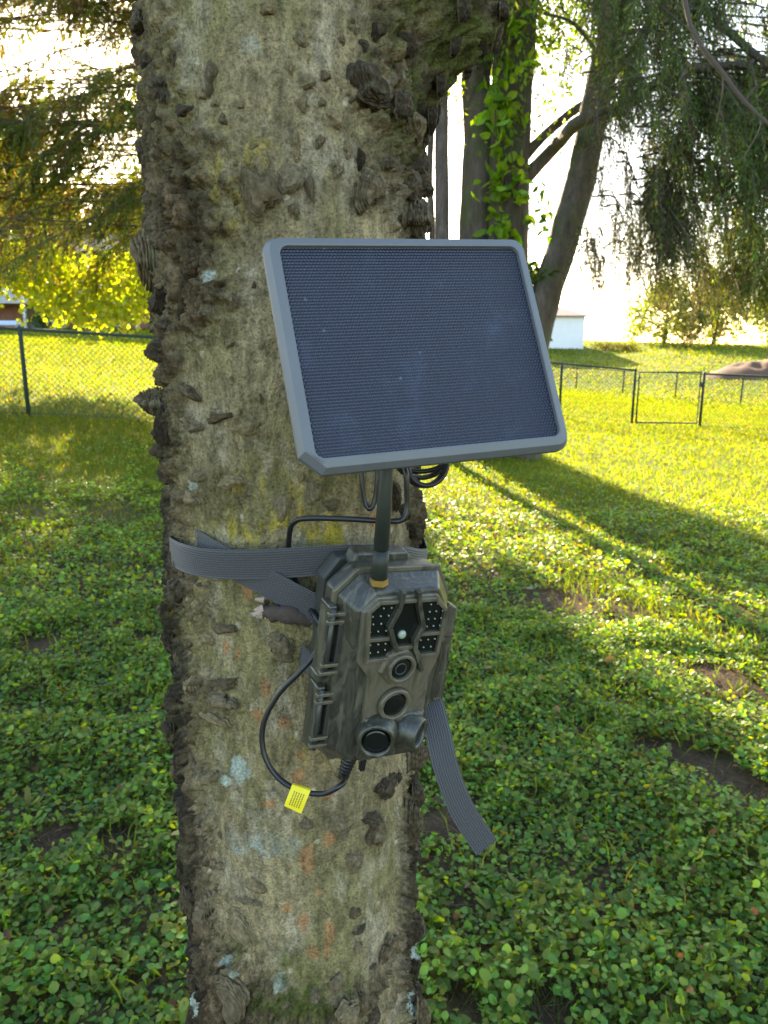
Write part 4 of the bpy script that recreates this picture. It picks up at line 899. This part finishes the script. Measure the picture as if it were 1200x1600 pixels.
n = 5200; S = np.stack([rng.uniform(-.62, .62, n), rng.uniform(-.6, .6, n), rng.uniform(.1, 2.6, n)], -1); dr = unit(rdir(n)+np.array([0, 0, -.3])); V, Qd = leaves(S, dr, side(dr), .13, .07, .1, 'quad')
link('foliage', mesh('foliage', V, Qd, MAT['leaf_tree'], False, rep(colvar((.06, .10, .02), n), 4)), hs)
mb = MB()
for k in range(7): mb.tube(spline([(0, 0, -.1), (rng.uniform(-.3, .3), rng.uniform(-.2, .2), 1.0), (rng.uniform(-.7, .7), rng.uniform(-.5, .5), 2.4)], 5), np.linspace(.03, .008, 11), 6)
mb.build('stem', MAT['twig'], hs, True)
# bare dark branch crossing the top right corner
root = at(1060, -60, 5.0); br = thing('overhanging_branch', root, 'thin bare dark branch crossing the top right corner', 'branch')
mb = MB(); woody(mb, [at(*p)-root for p in ((1050, -160, 5.2), (1072, 10, 5.0), (1095, 70, 4.9), (1130, 115, 4.8), (1165, 160, 4.7), (1215, 205, 4.6), (1300, 260, 4.5))], .018, .008, 8, .2, 8, 10)
mb.build('wood', MAT['twig'], br, True)
mb = MB()
for p, q in (((1095, 70), (1060, 130)), ((1130, 115), (1120, 190)), ((1165, 160), (1200, 120)), ((1110, 90), (1160, 80)), ((1190, 182), (1160, 250))):
    woody(mb, [at(*p, 4.85)-root, (at(*p, 4.85)+at(*q, 4.8))/2-root+rng.normal(size=3)*.03, at(*q, 4.8)-root], .005, .002, 5, .2, 4)
mb.build('twig', MAT['twig'], br, True)
# far trees on the hill
def far_tree(label, u, v, t, wpx, hpx, base, seed, nclump=95, group='trees on the far hill', gap=0):
    b = at(u, v, t); b[2] = hz(b[0], b[1])-.3; o = thing('far_tree', b, label, 'tree', group); W2, H2 = wpx/FPX*t/2, hpx/FPX*t
    r_ = np.random.default_rng(seed); mb = MB(); woody(mb, [(0, 0, 0), (.1, 0, H2*.4), (0, .1, H2*.85)], .035*H2, .008*H2, 8, .1, 5)
    for k in range(7):
        a = r_.uniform(0, 6.28); z = H2*r_.uniform(.25, .6); woody(mb, [(0, 0, z), (math.cos(a)*W2*.4, math.sin(a)*W2*.4, z+H2*.13), (math.cos(a)*W2*.8, math.sin(a)*W2*.8, z+H2*.22)], .014*H2, .004*H2, 6, .1, 4)
    mb.build('trunk', MAT['far_bark'], o, True); fm = FM()
    for k in range(nclump):
        a, rr_, z = r_.uniform(0, 6.28), math.sqrt(r_.random()), r_.uniform(.16, 1)
        env = max(.05, math.sin(math.pi*min(1, max(.01, z)/1.03)**.8))**.6; c = np.array([math.cos(a)*rr_*W2*env, math.sin(a)*rr_*W2*env, z*H2]); n = 46
        S = c+r_.normal(size=(n, 3))*W2*.13; dr = unit(r_.normal(size=(n, 3))); V, Qd = leaves(S, dr, side(dr), .055*H2, .04*H2, .1, 'quad'); fm.add(V, Qd, rep(colvar(base, n, .4)*(1+.3*(r_.random()-.5)), 4))
    fm.build('crown', MAT['leaf_tree'], o, np.zeros(3)); return o
far_tree('round green tree right of the white shed on the hill', 1035, 562, 66, 120, 98, (.14, .17, .06), 1)
far_tree('taller thin-crowned tree at the far hilltop, behind the hanging cedar', 1112, 560, 64, 90, 112, (.15, .17, .06), 2, 70)
far_tree('low yellowish bush-like tree between the two hilltop trees', 1075, 566, 62, 50, 42, (.13, .13, .03), 3, 40)
far_tree('tree at the right end of the hilltop row', 1225, 560, 66, 130, 110, (.13, .16, .06), 4)
far_tree('large tree behind the brick building', 20, 515, 58, 240, 260, (.06, .09, .02), 5, 120, None)
far_tree('tree behind the right wing of the brick building', 250, 515, 60, 220, 220, (.07, .1, .02), 6, 110, None)

# ------------------------------------------------------------------ buildings
s = NB('brick'); v = s.coord(); bt = s.n('TexBrick'); tcn = s.n('TexCoord'); mp_ = s.n('Mapping'); mp_.inputs['Rotation'].default_value = (math.pi/2, 0, 0); s.l(tcn.outputs['Object'], mp_.inputs[0]); s.l(mp_.outputs[0], bt.inputs['Vector'])
bt.inputs['Color1'].default_value = (.24, .085, .05, 1); bt.inputs['Color2'].default_value = (.30, .13, .08, 1); bt.inputs['Mortar'].default_value = (.3, .27, .24, 1); bt.inputs['Scale'].default_value = 4.5; bt.inputs['Mortar Size'].default_value = .012
s.base(bt.outputs['Color'], .9); MAT['brick'] = s.m
MAT['white_paint'] = plain('white_paint', (.72, .72, .74), .6, .08, 2); MAT['concrete'] = plain('concrete', (.42, .41, .42), .85, .15, 3); MAT['pane'] = NB('window_pane').base((.25, .32, .42), .08, IOR=1.5).m
MAT['roof_red'] = plain('roof_red', (.32, .19, .17), .8, .15, 2); MAT['shingle'] = plain('shingle', (.16, .14, .14), .9, .2, 6); MAT['pale_blue'] = plain('pale_blue', (.42, .52, .68), .45, .1, 3)
TB = 41.0; KB = TB/FPX; b0 = at(45, 517, TB); zb0 = hz(b0[0], b0[1]); root = np.array([b0[0], b0[1], zb0-.1])
def bx(u): return (u-45)*KB*1.0
def bz(v): return (517-v)*KB*1.03+.1
bd = thing('brick_building', root, 'long two-level brick building with white posts behind the left fence', 'building')
MB().box((bx(-260), 1.5, -.6), (bx(330), 6, bz(478))).build('lower_wall', MAT['brick'], bd)
MB().box((bx(-260), 2.6, bz(469)), (bx(330), 6.2, bz(400))).build('upper_wall', MAT['brick'], bd)
MB().box((bx(-262), -.5, bz(478)), (bx(332), 2.598, bz(469))).build('deck_slab', MAT['concrete'], bd, bevel=.02)
MB().loft([np.array([[bx(-270), -.7, bz(404)], [bx(340), -.7, bz(404)], [bx(340), 7, bz(404)], [bx(-270), 7, bz(404)]]), np.array([[bx(-250), 2.8, bz(370)], [bx(320), 2.8, bz(370)], [bx(320), 3.6, bz(370)], [bx(-250), 3.6, bz(370)]])]).build('roof', MAT['shingle'], bd)
for u in (-95, -25, 45, 88, 150, 218, 290): MB().box((bx(u)-.075, -.35, -.5), (bx(u)+.075, -.2, bz(405))).build('post', MAT['white_paint'], bd, bevel=.01)
for u0, u1, v0, v1 in ((-40, 17, 468, 450), (100, 135, 466, 440), (190, 214, 466, 440), (240, 270, 466, 440), (-120, -80, 466, 440)):
    wn = MB().box((bx(u0), 2.50, bz(v0)), (bx(u1), 2.595, bz(v1))).build('window', MAT['white_paint'], bd); MB().box((bx(u0+3), 2.44, bz(v0-2)), (bx(u1-3), 2.495, bz(v1+2))).build('pane', MAT['pane'], wn)
for u0, u1, v0, v1 in ((52, 86, 513, 482), (112, 132, 510, 486), (160, 190, 510, 486), (228, 250, 510, 486)):
    wn = MB().box((bx(u0), 1.40, bz(v0)), (bx(u1), 1.495, bz(v1))).build('window', MAT['white_paint'], bd); MB().box((bx(u0+2), 1.34, bz(v0-2)), (bx(u1-2), 1.395, bz(v1+2))).build('pane', MAT['pane'], wn)
MB().box((bx(50), -.1, -.5), (bx(86), .1, bz(504))).build('low_wall', MAT['concrete'], bd, bevel=.02)
P = at(12, 517, 39); P[2] = hz(P[0], P[1])-.1; bn = thing('bench', P, 'pale blue low bench before the brick wall, cut by the left edge', 'bench')
MB().box((-.9, -.25, .38), (.65, .25, .46)).build('seat', MAT['pale_blue'], bn, bevel=.01); MB().box((-.9, .2, .462), (.65, .26, .62)).build('backrest', MAT['pale_blue'], bn, bevel=.01)
for x in (-.8, .5): MB().box((x, -.2, -.1), (x+.06, .2, .378)).build('leg', MAT['concrete'], bn)
def bush(label, u, v, t, wm, hm, base, seed, n=900):
    b = at(u, v, t); b[2] = hz(b[0], b[1])-.05; o = thing('shrub', b, label, 'shrub'); r_ = np.random.default_rng(seed)
    S = r_.normal(size=(n, 3))*np.array([wm*.28, wm*.24, hm*.22])+np.array([0, 0, hm*.5]); S[:, 2] = np.abs(S[:, 2]); dr = unit(r_.normal(size=(n, 3))+np.array([0, 0, .4])); V, Qd = leaves(S, dr, side(dr), .14, .07, .1, 'quad')
    link('foliage', mesh('foliage', V, Qd, MAT['leaf_tree'], False, rep(colvar(base, n), 4)), o)
    mb = MB()
    for k in range(5): mb.tube(spline([(0, 0, -.1), r_.normal(size=3)*np.array([wm*.1, wm*.1, 0])+np.array([0, 0, hm*.4]), r_.normal(size=3)*np.array([wm*.2, wm*.2, 0])+np.array([0, 0, hm*.8])], 4), .015, 5)
    mb.build('stem', MAT['twig'], o, True)
bush('green shrub between the two white posts of the brick building', 64, 515, 40.5, 1.3, 1.2, (.09, .14, .05), 11)
bush('low shrub at the corner of the white shed on the hill', 948, 552, 60, 2.2, .7, (.08, .075, .05), 12)
bush('small shrub on the hill crest beside the round tree', 978, 558, 60, 1.8, .6, (.09, .09, .04), 13)
P = at(880, 549, 60.5); P[2] = hz(P[0], P[1])-.3; sh = thing('white_shed', P, 'white shed with a reddish roof on the hill behind the leaning cedar', 'shed'); kx = 60.5/FPX
x1 = (911-880)*kx; x0 = x1-5.5; hw = 2.75
MB().box((x0, 0, -.5), (x1, 4.5, hw)).build('wall', MAT['white_paint'], sh)
MB().loft([np.array([[x0-.3, -.35, hw], [x1+.2, -.35, hw-.02], [x1+.2, 4.8, hw-.02], [x0-.3, 4.8, hw]]), np.array([[x0-.3, -.35, hw+.1], [x1+.2, -.35, hw+.08], [x1+.2, 4.8, hw+.08], [x0-.3, 4.8, hw+.1]]), np.array([[x0+1, 2.0, hw+.75], [x1-1.2, 2.0, hw+.75], [x1-1.2, 2.4, hw+.75], [x0+1, 2.4, hw+.75]])]).build('roof', MAT['roof_red'], sh)
# earth mound at the right edge
P = at(1222, 590, 46); cx, cy = P[0], P[1]; a = np.linspace(0, 2*math.pi, 48, endpoint=False); rf = np.linspace(0, 1, 14); Vm = []
for r in rf:
    for q in a:
        x, y = cx+r*5.0*math.cos(q), cy+r*2.4*math.sin(q); n_ = vn(x*1.5, y*1.5, 0, 3)
        Vm.append((x, y, hz(x, y)-.06+(.95*(1-r*r)**1.1)*(.7+.5*float(n_))))
Qm = [[i*48+j, i*48+(j+1) % 48, (i+1)*48+(j+1) % 48, (i+1)*48+j] for i in range(13) for j in range(48)]
tag(link('earth_mound', mesh('earth_mound', Vm, np.array(Qm), plain('bare_earth', (.11, .055, .03), .95, .3, 3, bump=.6, bscale=8), True)), kind='structure')

# ------------------------------------------------------------------ ground cover
def wedge(r0, r1, n, half=math.radians(37), pw=1.0):
    """pw 1: uniform per area; pw 0: uniform in r"""
    f = rng.random(n); r = np.sqrt(r0*r0+f*(r1*r1-r0*r0)) if pw else r0+f*(r1-r0); a = rng.uniform(-half, half, n); return r*np.sin(a), r*np.cos(a)
def ivy(name, r0, r1, n, sz, label):
    x, y = wedge(r0, r1, n); sm_ = soil_mask(x, y); lump = fbm(x*4, y*4, 0, 33, 3)
    keep = (rng.random(n) > sm_*1.15) & (rng.random(n) < .45+1.3*sm(.3, .5, lump)) & (np.hypot(x-AX, y-AY) > .16)
    r = np.hypot(x, y); keep &= rng.random(n) > sm(5.5, 9.0, r+3*(fbm(x*.9, y*.9, 0, 35)-.5))*.9
    x, y, lump = x[keep], y[keep], lump[keep]; n = len(x); z = gh(x, y)
    az = rng.uniform(0, 2*math.pi, n); hgt = (.006+.075*sm(.35, .65, lump)*rng.random(n)+.02*rng.random(n)); tilt = rng.normal(0, .5, n)
    Dv = np.stack([np.cos(az)*np.cos(tilt), np.sin(az)*np.cos(tilt), np.sin(tilt)], -1); up = unit(np.array([0, 0, 1.])+rng.normal(size=(n, 3))*.35); Sd = unit(np.cross(up, Dv))
    L = sz*rng.choice([.55, .75, .9, 1.05, 1.35], n, p=[.22, .3, .26, .16, .06])*rng.uniform(.85, 1.15, n); P = np.stack([x, y, z+hgt], -1)
    kd = 'oval' if r1 < 3 else 'hex'; V, T = leaves(P-Dv*(L*.5)[:, None], Dv, Sd, L, L*rng.uniform(.95, 1.2, n), 0, kd)
    tone = fbm(x*2.2, y*2.2, 0, 37, 3)[:, None]
    c = colvar((.12, .225, .045), n, .55, .2)*(.75+.5*tone); yl = rng.random((n, 1)) < .09; c = np.where(yl, colvar((.13, .17, .02), n, .3), c); c = np.where(rng.random((n, 1)) < .004, colvar((.2, .09, .04), n, .3), c)
    o = link(name, mesh(name, V, T, MAT['leaf_ivy'], True, rep(c, 9 if kd == 'oval' else 6))); tag(o, label, 'ground cover', kind='stuff')
    if r1 < 3:
        Dn = unit(np.stack([rng.normal(size=n)*.5, rng.normal(size=n)*.5, np.full(n, -1.)], -1)); V, Qd = leaves(P-Dv*(L*.45)[:, None], Dn, side(Dn), hgt*1.6+.01, .0016, 0, 'quad')
        o2 = link('leaf_stalk', mesh('leaf_stalk', V, Qd, MAT['leaf_ivy'], False, rep(colvar((.09, .12, .04), n), 4)), o); o2['kind'] = 'stuff'
ivy('ground_ivy', 1.0, 2.5, 37000, .0190, 'rounded ivy-like leaves carpeting the ground nearest the camera, round the trunk')
ivy('ground_ivy', 2.5, 4.2, 81000, .0195, 'rounded leafy carpet behind the trunk between the bare soil patches')
ivy('ground_ivy', 4.2, 9.5, 130000, .025, 'smaller-looking leafy ground cover thinning out into the sunlit lawn')
def blades(name, x, y, h, wd, base, label, lean=.5, amp=.4, mat='grass'):
    n = len(x); z = gh(x, y); Dv = unit(np.stack([rng.normal(size=n)*lean, rng.normal(size=n)*lean, np.ones(n)], -1)); V, Qd = leaves(np.stack([x, y, z-.005], -1), Dv, side(Dv), h, wd, .25, 'quad')
    tone = fbm(x*.5, y*.5, 0, 43, 3)[:, None]; c = colvar(base, n, amp, .15)*(.7+.6*tone); st_ = rng.random((n, 1)) < .06; c = np.where(st_, colvar((.3, .22, .08), n, .3), c)
    return tag(link(name, mesh(name, V, Qd, MAT[mat], False, rep(c, 4))), label, 'grass', kind='stuff')
x, y = wedge(3.6, 34, 225000, pw=0); r = np.hypot(x, y); k = rng.random(len(x)) < sm(3.6, 8.5, r+2.5*(fbm(x*.9, y*.9, 0, 45)-.5))*.9+.1
x, y, r = x[k], y[k], r[k]; blades('lawn_grass', x, y, rng.uniform(.035, .075, len(x))*(1+.012*r), .0035+.0009*r, (.115, .15, .017), 'sunlit yellow-green mown lawn stretching to the fences')
x, y = wedge(30, 78, 60000, pw=0); r = np.hypot(x, y); blades('lawn_grass', x, y, rng.uniform(.08, .16, len(x)), .045+.0012*r, (.11, .145, .017), 'far sunlit lawn on the slopes beyond the fences')
# grass tufts among the ground cover
tx, ty = [], []
for u, v, n in ((262, 1080, 60), (690, 1170, 70), (880, 915, 120), (930, 925, 120), (985, 935, 140), (1040, 960, 120), (870, 860, 60), (760, 1110, 60), (960, 1120, 60), (240, 830, 50), (120, 1210, 30), (180, 1350, 25), (1150, 1490, 40), (1000, 1560, 25), (940, 1150, 60), (1080, 1330, 60), (1130, 1000, 100), (20, 900, 60), (850, 1020, 50), (700, 1060, 40)):
    P = on_ground(u, v); tx.append(P[0]+rng.normal(size=n)*.09); ty.append(P[1]+rng.normal(size=n)*.12)
xr, yr = wedge(1.0, 6, 1800); tx.append(xr); ty.append(yr); tx, ty = np.concatenate(tx), np.concatenate(ty)
k = np.hypot(tx-AX, ty-AY) > .2
blades('grass_tuft', tx[k], ty[k], rng.uniform(.05, .13, k.sum()), .0045, (.12, .18, .025), 'long grass blades standing among the leafy ground cover', .4)
# dry stalks and litter on the bare soil
x, y = wedge(1.0, 5.5, 26000); k = rng.random(len(x)) < .2+soil_mask(x, y); x, y = x[k], y[k]; n = len(x); a = rng.uniform(0, 6.28, n); Dv = unit(np.stack([np.cos(a), np.sin(a), rng.normal(size=n)*.12], -1))
V, Qd = leaves(np.stack([x, y, gh(x, y)+.006], -1), Dv, side(Dv), rng.uniform(.02, .10, n), .0022, .1, 'quad')
tag(link('dry_litter', mesh('dry_litter', V, Qd, MAT['needle'], False, rep(colvar((.17, .12, .075), n, .5), 4))), 'dry brown stalks and needles lying on the bare soil', 'litter', kind='stuff')
# broad weeds and dead leaves mixed into the carpet
x, y = wedge(1.1, 6.5, 200); k = np.hypot(x-AX, y-AY) > .25; x, y = x[k], y[k]; m = 6; n = len(x)*m; X_, Y_ = np.repeat(x, m), np.repeat(y, m); a = rng.uniform(0, 6.28, n); el = rng.uniform(.25, 1.0, n)
Dv = np.stack([np.cos(a)*np.cos(el), np.sin(a)*np.cos(el), np.sin(el)], -1); Sd = unit(np.cross(Dv, np.array([[0, 0, 1.]]))); L = rng.uniform(.035, .07, n)
V, T = leaves(np.stack([X_, Y_, gh(X_, Y_)+.01], -1), Dv, Sd, L, L*rng.uniform(.22, .4, n), 0)
tag(link('broad_weed', mesh('broad_weed', V, T, MAT['leaf_ivy'], True, rep(colvar((.12, .17, .04), n, .35), 9))), 'narrow-leaved weeds rising out of the rounded ground cover', 'weeds', kind='stuff')
x, y = wedge(1.1, 8, 600); n = len(x); a = rng.uniform(0, 6.28, n); Dv = unit(np.stack([np.cos(a), np.sin(a), rng.normal(size=n)*.35], -1)); up = unit(np.array([0, 0, 1.])+rng.normal(size=(n, 3))*.4); L = rng.uniform(.02, .06, n)
V, T = leaves(np.stack([x, y, gh(x, y)+rng.uniform(.01, .055, n)], -1), Dv, unit(np.cross(up, Dv)), L, L*.55, 0)
tag(link('dead_leaves', mesh('dead_leaves', V, T, MAT['leaf_tree'], True, rep(colvar((.20, .125, .07), n, .5), 9))), 'small curled dead leaves scattered through the ground cover', 'litter', kind='stuff')
# fallen leaves one can pick out
for k, (u, v, c, sz, lab) in enumerate(((1018, 975, (.35, .13, .03), .06, 'orange fallen leaf in the sun stripe right of the camera'), (115, 777, (.5, .2, .03), .09, 'orange fallen leaf on the lawn left of the trunk'), (183, 1368, (.3, .1, .06), .035, 'reddish fallen leaf on bare soil left of the trunk'), (818, 925, (.3, .36, .26), .09, 'pale grey-green fallen leaf by the dark bare soil patch'), (1000, 1408, (.4, .24, .17), .03, 'small tan fallen leaf in the lower right ground cover'))):
    P = on_ground(u, v)+np.array([0, 0, .05]); Dv = unit(np.array([[rng.normal(), rng.normal()*.4, .15]])); V, T = leaves(P[None]*0, Dv, unit(np.cross(Dv, [[0, 0, 1.]])), sz, sz*.6, 0)
    m = mesh('fallen_leaf', V, T, MAT['leaf_tree'], True, np.tile(np.array(c), (9, 1))); P[2] -= .02
    tag(link('fallen_leaf', m, loc=P), lab, 'leaf', 'fallen leaves')
